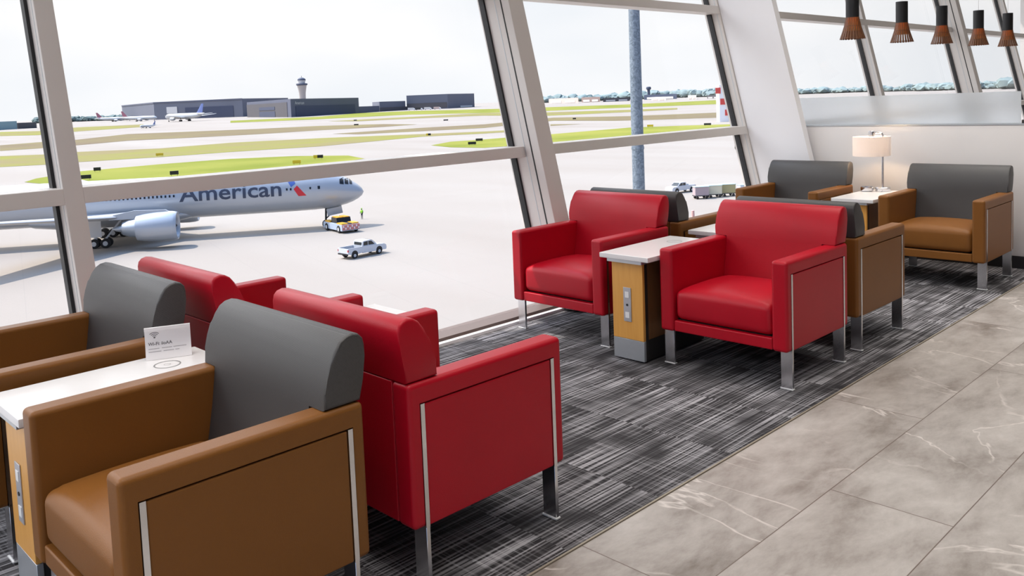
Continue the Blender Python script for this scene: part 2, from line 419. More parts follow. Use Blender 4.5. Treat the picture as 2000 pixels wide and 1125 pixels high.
# inclined white fin between the lounge bay and the next room
fin = B()
zs = [0.0221, 1.10, 2.2, ZC]
pts = [(wy(z, -0.555), z) for z in zs] + [(wy(z, -0.002), z) for z in reversed(zs)]
prism(fin, pts, 'x', 7.345, 7.43)
bmesh.ops.bevel(fin, geom=[e for e in fin.edges if abs(e.verts[0].co.x - e.verts[1].co.x) < 1e-6], offset=0.004, segments=2, affect='EDGES')
struct('wall_fin', fin, M_white, wn=True)

# frosted screen on top of the half wall
fg = B(); lo, hi = 1.137, 1.385
prism(fg, [(1.99, lo), (wy(lo, -0.50), lo), (wy(hi, -0.50), hi), (1.99, hi)], 'x', XW + 0.055, XW + 0.067)
o = obj('privacy_screen', fg, M_frost); tag(o, 'long frosted glass screen standing on top of the light grey half wall', 'screen')
o = obj('wooden_tray', bx((XW + 0.02, 1.60, 1.1372), (XW + 0.13, 1.975, 1.165), 0.004), M_dark)
tag(o, 'small dark tray lying on the half wall past the end of the frosted screen', 'tray')

# ------------------------------------------------------------------ armchairs
W, D, HA, ZB, T = 0.743, 0.667, 0.640, 0.194, 0.085
LX = D / 2 - 0.050
def make_chair(kind):
    body = M_red if kind == 'red' else M_tan
    back = M_red if kind == 'red' else M_char
    t = thing('lounge_armchair', None, 'armchair')
    # arms: upright slabs with an inlaid outer panel flanked by the leg bars
    for s in (1, -1):
        y0, y1 = (W / 2 - T, W / 2) if s > 0 else (-W / 2, -W / 2 + T)
        a = bx((-D / 2, y0, ZB), (D / 2, y1, HA), 0.017, 4)
        yc0, yc1 = (W / 2 - 0.014, W / 2 + 0.05) if s > 0 else (-W / 2 - 0.05, -W / 2 + 0.014)
        a = boolean_cut(a, [bx((-LX - 0.010, yc0, ZB - 0.05), (LX + 0.010, yc1, 0.577))])
        arm = obj('armrest', a, body, t, wn=True)
        pa, pb = (W / 2 - 0.0135, W / 2 - 0.0005) if s > 0 else (-W / 2 + 0.0005, -W / 2 + 0.0135)
        obj('side_panel', bx((-LX + 0.0085, pa, ZB + 0.002), (LX - 0.0085, pb, 0.5715), 0.005, 3), body, arm, wn=True)
        # piped seam along the top outer edge
        for fx in (1, -1):
            ly0, ly1 = (W / 2 - 0.060, W / 2 + 0.0015) if s > 0 else (-W / 2 - 0.0015, -W / 2 + 0.060)
            lg = bx((fx * LX - 0.0075, ly0, 0.004), (fx * LX + 0.0075, ly1, ZB + 0.01), 0.0012, 1)
            st0, st1 = (W / 2 - 0.0135, W / 2 + 0.0015) if s > 0 else (-W / 2 - 0.0015, -W / 2 + 0.0135)
            box(lg, (fx * LX, (st0 + st1) / 2, (ZB + 0.574) / 2), (0.015, 0.015, 0.574 - ZB))
            leg = obj('leg', lg, M_chrome, t)
            gl0, gl1 = ly0 - 0.002 if s > 0 else ly0 + 0.0, ly1 if s > 0 else ly1 + 0.002
            obj('foot_glide', bx((fx * LX - 0.011, ly0 - 0.003, 0.003), (fx * LX + 0.011, ly1 + 0.003, 0.008)), M_glide, leg)
    iw = W - 2 * T
    sd = D - 0.16
    seat = cushion(iw - 0.004, sd, 0.160, 0.034, 0.038, seg=6)
    obj('seat', seat, body, t, loc=(D / 2 - 0.010 - sd / 2, 0, 0.340), angle=60)
    obj('front_rail', bx((D / 2 - 0.045, -iw / 2 + 0.0005, ZB + 0.003), (D / 2 - 0.008, iw / 2 - 0.0005, 0.255), 0.006, 3), body, t, wn=True)
    obj('seat_deck', bx((-D / 2 + 0.03, -iw / 2, ZB + 0.012), (D / 2 - 0.046, iw / 2, 0.258)), M_under, t)
    obj('back_panel', bx((-D / 2 + 0.004, -iw / 2 + 0.0005, ZB + 0.004), (-D / 2 + 0.040, iw / 2 - 0.0005, 0.638), 0.006, 3), body, t, wn=True)
    bb = B()
    prof = [(0.004, .6415), (-.006, .70), (-.016, .765), (-.020, .797), (-.015, .817), (-.002, .830), (.018, .8355), (.040, .832), (.060, .820),
            (.078, .797), (.094, .764), (.107, .727), (.117, .688), (.123, .6415)]
    prism(bb, [(p[0] - D / 2, p[1]) for p in prof], 'y', -W / 2 + 0.008, W / 2 - 0.008)
    ends = [e for e in bb.edges if abs(e.verts[0].co.y - e.verts[1].co.y) < 1e-6]
    bmesh.ops.bevel(bb, geom=ends, offset=0.010, segments=3, profile=0.5, affect='EDGES')
    low = [(.042, .30), (.042, .6414), (.123, .6414), (.128, .60), (.140, .52), (.155, .44), (.170, .36), (.170, .30)]
    prism(bb, [(p[0] - D / 2, p[1]) for p in low], 'y', -iw / 2 + 0.001, iw / 2 - 0.001)
    obj('backrest', bb, back, t, angle=50)
    return t
red0, tan0 = make_chair('red'), make_chair('tan')
chairs = [
 ('tan', 0.9935, 2.352, -1, 'nearest caramel leather armchair with grey backrest, its front seat cut by the bottom edge'),
 ('tan', 0.9935, 3.510, -1, 'caramel armchair with grey backrest by the window, left of the wi-fi sign'),
 ('red', 1.8165, 2.355, 1, 'nearest all red leather armchair, seen from behind and its side'),
 ('red', 1.7900, 3.493, 1, 'red armchair by the window, seen from behind, back to back with the grey one'),
 ('red', 4.0875, 2.357, -1, 'red armchair facing us beside the marble walkway, right of the maple table'),
 ('red', 4.1100, 3.514, -1, 'red armchair facing us against the window, left of the maple table'),
 ('tan', 4.9080, 2.373, 1, 'caramel armchair turned away, back to back with the red one by the walkway'),
 ('tan', 4.9300, 3.540, 1, 'caramel armchair turned away by the window, mostly hidden behind a red one'),
 ('tan', 6.8125, 2.307, -1, 'caramel and charcoal armchair against the half wall, right of the table lamp'),
 ('tan', 6.8300, 3.535, -1, 'caramel and charcoal armchair in the corner by the fin, left of the table lamp'),
]
used = {'red': False, 'tan': False}
for kind, x, y, s, lab in chairs:
    src = red0 if kind == 'red' else tan0
    o = src if not used[kind] else copy_tree(src)
    used[kind] = True
    o.location = (x, y, 0.003); o.rotation_euler = (0, 0, 0 if s > 0 else PI)
    tag(o, lab, 'armchair', 'lounge armchairs set back to back')

# ------------------------------------------------------------------ side tables
ZTOP = 0.600
def make_table():
    t = thing('side_table', None, 'side table')
    L, Wt = 0.68, 0.335
    top = obj('tabletop', bx((-L / 2, -Wt / 2, ZTOP - 0.028), (L / 2, Wt / 2, ZTOP), 0.004, 2), M_top, t, wn=True)
    rg = B()
    for r0, r1 in ((0.040, 0.045), (0.010, 0.0115)):
        ring0 = [rg.verts.new((r0 * math.cos(a), r0 * math.sin(a), 0)) for a in [2 * PI * i / 48 for i in range(48)]]
        ring1 = [rg.verts.new((r1 * math.cos(a), r1 * math.sin(a), 0)) for a in [2 * PI * i / 48 for i in range(48)]]
        for i in range(48): rg.faces.new((ring0[i], ring0[(i + 1) % 48], ring1[(i + 1) % 48], ring1[i]))
        if r0 < 0.02: break
    obj('charging_ring', rg, M_ring, top, loc=(-L / 2 + 0.165, -0.02, ZTOP + 0.0006))
    obj('apron', bx((-L / 2 + 0.012, -Wt / 2 + 0.05, ZTOP - 0.045), (L / 2 - 0.006, Wt / 2 - 0.05, ZTOP - 0.0285)), M_steel, t)
    c0, c1, hw = -L / 2 + 0.06, L / 2 - 0.030, 0.100
    obj('cabinet', bx((c0, -hw + 0.004, 0.012), (c1 - 0.022, hw - 0.004, ZTOP - 0.046)), M_walnut, t)
    obj('corner_post', bx((c1 - 0.050, -hw - 0.002, 0.008), (c1 - 0.020, hw + 0.002, ZTOP - 0.046), 0.002, 1), M_dark, t)
    obj('base_plinth', bx((c0 + 0.01, -hw + 0.01, 0.003), (c1 - 0.026, hw - 0.01, 0.012)), M_black, t)
    obj('side_plinth', bx((c0 - 0.001, -hw, 0.012), (c1 - 0.051, hw, 0.125)), M_dark, t)
    fp = obj('front_panel', bx((c1 - 0.020, -hw - 0.005, 0.1255), (c1, hw + 0.005, ZTOP - 0.0455), 0.002, 1), M_maple, t)
    pl = obj('outlet_plate', bx((c1, -0.026, 0.225), (c1 + 0.004, 0.026, 0.415), 0.001, 1), M_plate, fp)
    so = B()
    for z in (0.375, 0.262): box(so, (c1 + 0.0045, 0, z), (0.003, 0.027, 0.033))
    obj('socket', so, M_socket, fp)
    dt = B(); lathe(dt, [(0.0065, 0), (0.0065, 0.003)], 16, M=Matrix.Translation((c1 + 0.0035, 0, 0.318)) @ Matrix.Rotation(PI / 2, 4, 'Y'))
    obj('switch_button', dt, M_black, fp)
    obj('kick_plate', bx((c1 - 0.020, -hw - 0.005, 0.012), (c1 - 0.001, hw + 0.005, 0.1245), 0.001, 1), M_steel, t)
    return t
tab0 = make_table()
tables = [
 (0.997, 2.918, -1, 'white topped side table carrying the wi-fi sign between the two near caramel armchairs'),
 (1.815, 2.925, 1, 'white topped side table between the two red armchairs seen from behind'),
 (4.010, 2.905, -1, 'maple side table with socket plate between the two red armchairs facing us'),
 (4.930, 2.935, 1, 'white topped side table behind the maple one, between the caramel armchairs turned away'),
 (6.870, 2.900, -1, 'white topped maple side table carrying the lamp by the half wall'),
]
for i, (x, y, s, lab) in enumerate(tables):
    o = tab0 if i == 0 else copy_tree(tab0)
    o.location = (x, y, 0.0); o.rotation_euler = (0, 0, 0 if s > 0 else PI)
    tag(o, lab, 'side table', 'side tables between the armchairs')

# ------------------------------------------------------------------ wi-fi sign
def make_sign():
    ctr = Vector((1.208, 3.008, ZTOP + 0.0008)); ang = math.atan2(-0.061, 0.142)
    t = thing('tent_sign', 'white curved tent card with wi-fi symbol standing on the near side table', 'sign', ctr, ang)
    w, h = 0.152, 0.112
    # local: x along the width, -y towards the viewer; concave face
    n = 12
    def fy(u): return 0.014 * u + 0.020 * math.sin(PI * u)       # u=0 bottom .. 1 top
    sec_f = [(fy(k / n), h * k / n) for k in range(n + 1)]
    sec_b = [(fy(k / n) + 0.0022, h * k / n) for k in range(n + 1)]
    bm = B(); prism(bm, sec_f + sec_b[::-1], 'x', -w / 2, w / 2)
    obj('card', bm, M_paper, t, angle=30)
    bm = B(); prism(bm, [(fy(1), h), (fy(1) + 0.004, h + 0.001), (fy(1) + 0.030, h * 0.5), (0.046, 0.0), (0.043, 0.0), (fy(1) + 0.026, h * 0.5)], 'x', -w / 2, w / 2)
    obj('rear_leg', bm, M_paper, t)
    bm = bx((-w / 2, fy(1) - 0.0032, h - 0.012), (w / 2, fy(1) + 0.0012, h + 0.001), 0.0008, 1)
    obj('top_lip', bm, M_paper, t)
    def lay(bm, x, z):
        for v in bm.verts:
            px, pz = v.co.x + x, v.co.y + z
            v.co = (px, fy(pz / h) - 0.0006, pz)
        return bm
    bm = B()
    for r0, r1 in ((0.008, 0.0105), (0.014, 0.0165), (0.020, 0.0225)):
        k = 12; a0, a1 = PI * 0.25, PI * 0.75
        v = [[bm.verts.new((r * math.cos(a0 + (a1 - a0) * i / k), r * math.sin(a0 + (a1 - a0) * i / k), 0)) for i in range(k + 1)] for r in (r0, r1)]
        for i in range(k): bm.faces.new((v[0][i], v[0][i + 1], v[1][i + 1], v[1][i]))
    bmesh.ops.create_circle(bm, cap_ends=True, segments=12, radius=0.0035, matrix=Matrix.Translation((0, 0.002, 0)))
    obj('wifi_symbol', lay(bm, -0.044, 0.072), M_ink, t)
    bm = text_mesh('Wi-Fi: iioAA', 0.0155, bold=0.0003)
    obj('network_name', lay(bm, -0.066, 0.046), M_ink, t)
    bm = B()
    for z, segs in ((0.0335, ((-0.066, -0.030), (-0.022, 0.012), (0.016, 0.060))), (0.024, ((-0.066, -0.024), (-0.017, 0.018), (0.022, 0.036)))):
        for a, b_ in segs:
            v = [bm.verts.new(p) for p in ((a, z, 0), (b_, z, 0), (b_, z + 0.0022, 0), (a, z + 0.0022, 0))]; bm.faces.new(v)
    m_l = mat('pale_ink', (0.42, 0.40, 0.41, 1), 0.6)
    obj('small_print', lay(bm, 0, 0), m_l, t)
make_sign()

# ------------------------------------------------------------------ table lamp and bowl
def make_lamp():
    z0 = ZTOP + 0.0005
    t = thing('table_lamp', 'chrome table lamp with white drum shade on the table by the half wall', 'lamp', (7.135, 2.905, z0))
    bm = B(); lathe(bm, [(0.058, 0), (0.060, 0.004), (0.060, 0.028), (0.054, 0.034), (0.012, 0.036)], 40)
    obj('base', bm, M_chrome, t)
    bm = B(); tube(bm, [(0, 0, 0.03), (0, 0, 0.466), (0, 0.006, 0.478), (0, 0.020, 0.483), (0, 0.085, 0.483)], 0.0085, 14)
    obj('pole', bm, M_chrome, t)
    m, nt, b = new_mat('lamp_shade_fabric')
    nt.nodes.remove(b); out = [n for n in nt.nodes if n.type == 'OUTPUT_MATERIAL'][0]
    tl = N(nt, 'ShaderNodeBsdfTranslucent'); df = N(nt, 'ShaderNodeBsdfDiffuse')
    tc = N(nt, 'ShaderNodeTexCoord'); wv = N(nt, 'ShaderNodeTexNoise'); wv.inputs['Scale'].default_value = 300
    cm = N(nt, 'ShaderNodeMix', data_type='RGBA'); cm.inputs['A'].default_value = (0.90, 0.86, 0.85, 1); cm.inputs['B'].default_value = (0.96, 0.93, 0.92, 1)
    nt.links.new(tc.outputs['Object'], wv.inputs['Vector']); nt.links.new(wv.outputs['Fac'], cm.inputs['Factor'])
    nt.links.new(cm.outputs['Result'], tl.inputs['Color']); nt.links.new(cm.outputs['Result'], df.inputs['Color'])
    mx = N(nt, 'ShaderNodeMixShader'); mx.inputs[0].default_value = 0.45
    nt.links.new(df.outputs[0], mx.inputs[1]); nt.links.new(tl.outputs[0], mx.inputs[2]); nt.links.new(mx.outputs[0], out.inputs['Surface'])
    cy = 0.090; R = 0.148
    bm = B(); lathe(bm, [(R, 0.292), (R, 0.452), (R - 0.002, 0.452), (R - 0.002, 0.292)], 64, False, False)
    for v in bm.verts: v.co.y += cy
    obj('lamp_shade', bm, m, t)
    bm = B(); lathe(bm, [(0.024, 0.452), (0.024, 0.494), (0.020, 0.498)], 24)
    for v in bm.verts: v.co.y += cy
    obj('socket_cap', bm, M_chrome, t)
    bm = B()
    for k in range(3):
        a = 2 * PI * k / 3 + 0.3; tube(bm, [(0, cy, 0.448), (0.146 * math.cos(a), cy + 0.146 * math.sin(a), 0.448)], 0.002, 6)
    obj('shade_spider', bm, M_steel, t)
    me, nt, b = new_mat('warm_bulb'); b.inputs['Emission Color'].default_value = (1, 0.68, 0.38, 1); b.inputs['Emission Strength'].default_value = 90
    bm = B(); bmesh.ops.create_uvsphere(bm, u_segments=16, v_segments=10, radius=0.028, matrix=Matrix.Translation((0, cy, 0.375)))
    tube(bm, [(0, cy, 0.40), (0, cy, 0.452)], 0.012, 10)
    obj('bulb', bm, me, t)
    return t
make_lamp()
bm = B(); lathe(bm, [(0.038, 0), (0.047, 0.004), (0.051, 0.018), (0.050, 0.038), (0.047, 0.038), (0.047, 0.018), (0.040, 0.007)], 36)
o = obj('bowl', bm, M_chrome, loc=(7.075, 3.010, ZTOP + 0.0005)); tag(o, 'small round chrome bowl beside the lamp base on the white tabletop', 'bowl')

# ------------------------------------------------------------------ pendant lamps
def make_pendant():
    t = thing('pendant_lamp', None, 'pendant lamp')
    R, rn, H = 0.125, 0.064, 0.455
    # neck: dark outer drum, flare: separate curved slats
    neck = B(); lathe(neck, [(rn, 0.215), (rn, H), (rn - 0.003, H), (rn - 0.003, 0.215)], 32, False, False)
    lathe(neck, [(0.050, H - 0.004), (0.050, H - 0.002)], 24)
    obj('shade_neck', neck, M_black, t)
    sl = B(); n = 26; wd = 0.030
    pr = [(R, 0.0), (R - 0.022, 0.065), (R - 0.042, 0.130), (rn + 0.006, 0.190), (rn + 0.0010, 0.220)]
    for k in range(n):
        a = 2 * PI * k / n; ca, sa = math.cos(a), math.sin(a); rows = []
        for r, z in pr:
            hw = (PI / n) * r * 0.66
            p = Vector((r * ca, r * sa, z)); tg = Vector((-sa, ca, 0)); nn = Vector((ca, sa, 0)) * 0.003
            rows.append([p - tg * hw, p + tg * hw, p + tg * hw - nn, p - tg * hw - nn])
        loft(sl, rows)
    for r, z in ((R - 0.004, 0.006), (R - 0.045, 0.128)):
        lathe(sl, [(r, z), (r, z + 0.006), (r - 0.004, z + 0.006), (r - 0.004, z)], 40, False, False)
    obj('shade_slats', sl, M_slat, t)
    li = B(); lathe(li, [(0.088, 0.09), (0.075, 0.15), (0.055, 0.215), (0.052, 0.24), (0.050, 0.24), (0.072, 0.15), (0.085, 0.09)], 32, False, False)
    m, nt, b = bpy.data.materials.get('pendant_liner'), None, None
    if m is None:
        m, nt, b = new_mat('pendant_liner'); nt.nodes.remove(b); out = [q for q in nt.nodes if q.type == 'OUTPUT_MATERIAL'][0]
        tl = N(nt, 'ShaderNodeBsdfTranslucent'); df = N(nt, 'ShaderNodeBsdfDiffuse'); mx = N(nt, 'ShaderNodeMixShader'); mx.inputs[0].default_value = 0.6
        for s in (tl, df): s.inputs['Color'].default_value = (0.70, 0.33, 0.09, 1)
        nt.links.new(df.outputs[0], mx.inputs[1]); nt.links.new(tl.outputs[0], mx.inputs[2]); nt.links.new(mx.outputs[0], out.inputs['Surface'])
    obj('liner', li, m, t)
    me, nt, b = new_mat('pendant_bulb_glow'); b.inputs['Emission Color'].default_value = (1, 0.66, 0.36, 1); b.inputs['Emission Strength'].default_value = 8
    bm = B(); bmesh.ops.create_uvsphere(bm, u_segments=14, v_segments=8, radius=0.026, matrix=Matrix.Translation((0, 0, 0.175)))
    tube(bm, [(0, 0, 0.2), (0, 0, 0.25)], 0.012, 8)
    obj('bulb', bm, me, t)
    bm = B(); tube(bm, [(0, 0, H - 0.004), (0, 0, ZC - 1.955 - 0.03)], 0.0025, 6); obj('cord', bm, M_white, t)
    bm = B(); lathe(bm, [(0.05, ZC - 1.955 - 0.03), (0.05, ZC - 1.955)], 24); obj('ceiling_cup', bm, M_black, t)
    return t
p0 = make_pendant()
order = ['nearest and largest', 'second nearest', 'middle', 'second farthest', 'farthest and smallest']
for i, (x, y) in enumerate(((8.680, 3.830), (10.08, 3.880), (11.185, 3.830), (12.43, 3.80), (13.43, 3.73))):
    o = p0 if i == 0 else copy_tree(p0)
    o.location = (x, y, 1.955)
    tag(o, '%s of the five slatted wooden pendant lamps hanging above the half wall' % order[i], 'pendant lamp', 'pendant lamps beyond the half wall')

# ================================================================== OUTSIDE
def tz(x, y): return G + 0.00425 * min(max(math.hypot(x, y) - 350, 0), 2250)
def conc_mat():
    m, nt, b = new_mat('pale_concrete_apron'); L = nt.links.new
    tc = N(nt, 'ShaderNodeTexCoord')
    n1 = N(nt, 'ShaderNodeTexNoise'); n1.inputs['Scale'].default_value = 0.035; n1.inputs['Detail'].default_value = 5
    mp = N(nt, 'ShaderNodeMapping'); mp.inputs['Rotation'].default_value = (0, 0, 0.55); mp.inputs['Scale'].default_value = (1, 0.25, 1)
    L(tc.outputs['Object'], mp.inputs['Vector']); L(mp.outputs['Vector'], n1.inputs['Vector'])
    r = N(nt, 'ShaderNodeValToRGB'); r.color_ramp.elements[0].position = 0.3; r.color_ramp.elements[1].position = 0.7
    r.color_ramp.elements[0].color = (0.300, 0.262, 0.224, 1); r.color_ramp.elements[1].color = (0.345, 0.312, 0.274, 1)
    L(n1.outputs['Fac'], r.inputs['Fac'])
    br = N(nt, 'ShaderNodeTexBrick'); br.offset = 0.0; br.inputs['Scale'].default_value = 1.0
    br.inputs['Brick Width'].default_value = 7.6; br.inputs['Row Height'].default_value = 7.6; br.inputs['Mortar Size'].default_value = 0.05; br.inputs['Mortar Smooth'].default_value = 0.5
    mp2 = N(nt, 'ShaderNodeMapping'); mp2.inputs['Rotation'].default_value = (0, 0, 0.25)
    L(tc.outputs['Object'], mp2.inputs['Vector']); L(mp2.outputs['Vector'], br.inputs['Vector'])
    mm = N(nt, 'ShaderNodeMath', operation='MULTIPLY'); mm.inputs[1].default_value = 0.35; L(br.outputs['Fac'], mm.inputs[0])
    mx = N(nt, 'ShaderNodeMix', data_type='RGBA'); mx.inputs['B'].default_value = (0.25, 0.225, 0.20, 1)
    L(mm.outputs[0], mx.inputs['Factor']); L(r.outputs['Color'], mx.inputs['A']); L(mx.outputs['Result'], b.inputs['Base Color'])
    b.inputs['Roughness'].default_value = 0.9; b.inputs['Specular IOR Level'].default_value = 0.1
    return m
gm = B()
rads = [0, 12, 60, 150, 350, 600, 900, 1300, 1800, 2600, 4000, 7000, 12000]
seg = 96; rings = []
ctr = gm.verts.new((0, 0, G))
for r in rads[1:]:
    rings.append([gm.verts.new((r * math.cos(2 * PI * k / seg), r * math.sin(2 * PI * k / seg), tz(r, 0))) for k in range(seg)])
for k in range(seg): gm.faces.new((ctr, rings[0][k], rings[0][(k + 1) % seg]))
for a, b_ in zip(rings, rings[1:]):
    for k in range(seg): gm.faces.new((a[k], b_[k], b_[(k + 1) % seg], a[(k + 1) % seg]))
struct('ground_apron', gm, conc_mat())

def grass_mat(name, a, b_):
    m, nt, b = new_mat(name); tc = N(nt, 'ShaderNodeTexCoord')
    n1 = N(nt, 'ShaderNodeTexNoise'); n1.inputs['Scale'].default_value = 0.022; n1.inputs['Detail'].default_value = 6
    nt.links.new(tc.outputs['Object'], n1.inputs['Vector'])
    r = N(nt, 'ShaderNodeValToRGB'); r.color_ramp.elements[0].position = 0.35; r.color_ramp.elements[1].position = 0.65
    r.color_ramp.elements[0].color = a; r.color_ramp.elements[1].color = b_
    nt.links.new(n1.outputs['Fac'], r.inputs['Fac']); nt.links.new(r.outputs['Color'], b.inputs['Base Color'])
    b.inputs['Roughness'].default_value = 0.95; b.inputs['Specular IOR Level'].default_value = 0.05
    return m
M_grass = grass_mat('lush_grass', (0.165, 0.190, 0.028, 1), (0.255, 0.255, 0.052, 1))
M_grass2 = grass_mat('yellowing_grass', (0.225, 0.185, 0.090, 1), (0.225, 0.225, 0.052, 1))
M_dry = grass_mat('dry_grass', (0.175, 0.135, 0.085, 1), (0.205, 0.172, 0.082, 1))
grass = [
 ('grass_verge', M_grass2, 'narrow green grass verge far off in front of the distant parked planes', [(314.3,1280.5),(341.0,1211.3),(438.0,1369.6),(531.8,1358.4),(441.3,1127.9),(333.2,1043.1),(268.4,954.6),(245.9,1003.1)]),
 ('grass_verge', M_grass, 'farthest long green grass verge at the foot of the hangars', [(642.9,1291.8),(787.2,1259.2),(1017.8,1482.2),(1099.6,1417.0),(1083.2,1098.6),(1170.3,901.8),(1382.1,849.6),(998.7,614.0),(923.2,711.6),(800.7,812.3),(796.7,1027.0),(710.7,1035.5),(644.6,1031.5),(550.6,1106.7)]),
 ('grass_strip', M_grass2, 'thin dull green grass strip between the far taxiways', [(559.3,878.5),(683.9,871.2),(792.5,858.5),(760.1,708.0),(796.9,614.3),(830.3,571.6),(761.3,524.1),(701.0,540.5),(630.3,587.3),(672.6,728.8),(611.9,779.7),(545.8,795.7)]),
 ('grass_strip', M_dry, 'long dry brown grass strip crossing behind the small taxiing plane', [(164.8,674.4),(195.3,696.2),(225.1,706.3),(296.8,794.7),(340.1,759.0),(383.7,722.3),(437.9,701.5),(465.4,638.3),(454.1,575.5),(411.3,564.3),(361.9,580.1),(306.4,577.3),(264.3,590.5),(226.7,607.9),(184.0,577.9),(158.3,565.1),(137.1,561.8)]),
 ('grass_strip', M_dry, 'dry tan grass strip running on past the light mast', [(317.3,493.1),(389.1,495.2),(444.0,481.5),(568.5,524.1),(577.3,445.2),(638.8,387.0),(522.9,316.1),(491.7,364.4),(484.7,387.7),(498.0,459.2),(389.4,422.4),(346.0,440.5),(313.4,457.6)]),
 ('grass_strip', M_grass2, 'broad yellow green grass strip across the middle of the airfield', [(118.8,487.8),(134.1,471.4),(151.2,475.7),(184.1,451.0),(228.9,461.6),(274.8,440.9),(319.1,400.0),(346.7,376.2),(363.4,369.3),(344.3,349.9),(326.2,354.1),(296.0,371.2),(245.5,358.9),(219.9,353.3),(180.0,363.7),(148.9,365.4),(118.5,373.9),(105.9,373.2),(92.2,380.0)]),
 ('grass_island', M_grass, 'bright green grass island right behind the airliner, tapering to a point', [(73.6,278.6),(80.1,291.1),(99.1,310.7),(128.3,315.3),(155.1,313.7),(173.9,298.2),(182.5,273.9),(173.3,250.1),(163.1,245.0),(142.1,244.0),(119.7,242.8),(99.0,244.0),(81.5,256.3),(74.5,261.9)]),
 ('grass_island', M_grass, 'bright green grass island behind the light mast', [(238.4,293.1),(261.1,306.6),(278.9,302.9),(293.1,302.4),(323.7,298.8),(385.7,298.4),(408.3,272.1),(419.6,249.9),(386.1,230.0),(323.8,240.2),(266.1,245.9),(240.0,247.8),(230.2,250.3),(229.9,270.1)]),
 ('grass_strip', M_dry, 'short brown grass tip ending left of the light mast', [(435.4,404.4),(435.6,376.7),(412.9,383.6)]),
]
for n, m, lab, pts in grass:
    bm = B(); vs = [bm.verts.new((x, y, tz(x, y) + 0.04 + 0.00006 * math.hypot(x, y))) for x, y in pts]
    f = bm.faces.new(vs)
    if f.normal.z < 0: f.normal_flip()
    bmesh.ops.triangulate(bm, faces=bm.faces[:])
    tag(obj(n, bm, m), lab, 'grass', kind='stuff')

# ------------------------------------------------------------------ airliner
M_silver = mat('silver_grey_paint', (0.44, 0.465, 0.50, 1), 0.32, metal=0.25, noise=0.02, nscale=0.6, coat=0.2)
M_wing = mat('wing_grey_paint', (0.42, 0.42, 0.42, 1), 0.4, noise=0.04, nscale=0.6)
M_blue = mat('titles_blue_grey', (0.035, 0.048, 0.085, 1), 0.5)
M_lred = mat('livery_red', (0.62, 0.02, 0.03, 1), 0.45)
M_lblue = mat('livery_blue', (0.05, 0.11, 0.38, 1), 0.45)
M_cock = mat('cockpit_glass', (0.008, 0.010, 0.014, 1), 0.15)
M_tyre = mat('tyre_rubber', (0.015, 0.015, 0.016, 1), 0.8)
M_hub = mat('wheel_hub', (0.60, 0.60, 0.60, 1), 0.4)
M_gear = mat('gear_white', (0.70, 0.70, 0.70, 1), 0.45)
M_bay = mat('gear_bay_dark', (0.03, 0.03, 0.03, 1), 0.7)
ST = [(5.9, 5.15, 5.05, .05), (5.65, 5.70, 4.60, .55), (5.1, 6.25, 4.15, 1.03), (4.2, 6.90, 3.70, 1.58), (3.2, 7.50, 3.37, 2.03), (2.0, 8.12, 3.10, 2.45),
      (0.5, 8.62, 2.90, 2.80), (-1.5, 8.88, 2.80, 3.02), (-4, 8.95, 2.76, 3.1), (-20, 8.95, 2.76, 3.1), (-48, 8.95, 2.76, 3.1), (-54, 8.95, 3.5, 2.8), (-60, 8.9, 5.0, 2.1), (-66, 8.6, 6.9, 1.0), (-68, 8.3, 7.7, .35)]
def fus_at(x):
    for a, b_ in zip(ST, ST[1:]):
        if a[0] >= x >= b_[0]:
            k = (a[0] - x) / (a[0] - b_[0]); return [a[i] + (b_[i] - a[i]) * k for i in (1, 2, 3)]
    return ST[-1][1:]
def fus_side(x, z, out=0.02):
    """starboard skin point at station x, height z"""
    t, b_, hw = fus_at(x); c, rz = (t + b_) / 2, (t - b_) / 2
    q = max(0.0, 1 - ((z - c) / rz) ** 2); y = -hw * math.sqrt(q)
    nrm = Vector((0, y / (hw * hw), (z - c) / (rz * rz))).normalized()
    return Vector((x, y, z)) + nrm * out
def fus_loft(bm, seg=40):
    secs = []
    for x, t, b_, hw in ST:
        c, rz = (t + b_) / 2, (t - b_) / 2
        secs.append([(x, hw * math.cos(2 * PI * k / seg), c + rz * math.sin(2 * PI * k / seg)) for k in range(seg)])
    loft(bm, secs)
def airfoil(xr, chord, y, z, th):
    up = [(0, 0), (.02, .35), (.08, .7), (.25, 1), (.5, .85), (.8, .4), (1, 0.03)]
    P = [(xr - chord * u, y, z + th * v) for u, v in up] + [(xr - chord * u, y, z - th * v * 0.7) for u, v in reversed(up[1:-1])]
    return P
def wing_mesh(s, secs):
    bm = B(); loft(bm, [airfoil(x, c, s * y, z, th) for x, c, y, z, th in secs]); return bm
WING = [(-19.5, 14.5, 1.5, 3.75, .75), (-23.0, 11.5, 5, 4.0, .65), (-28.5, 7.8, 11.5, 4.7, .42), (-40.5, 3.2, 30.0, 6.9, .16), (-42.5, 1.4, 32.2, 7.2, .06)]
STAB = [(-58, 6.8, 1.0, 7.2, .3), (-65.5, 2.6, 10.7, 8.2, .1)]
def fin_mesh():
    bm = B(); secs = []
    for x, c, z, th in ((-51.5, 12.0, 8.3, .45), (-55.0, 9.4, 10.0, .40), (-63.2, 3.6, 18.6, .14)):
        a = airfoil(x, c, 0, 0, th); secs.append([(p[0], p[2], z) for p in a])
    loft(bm, secs); return bm
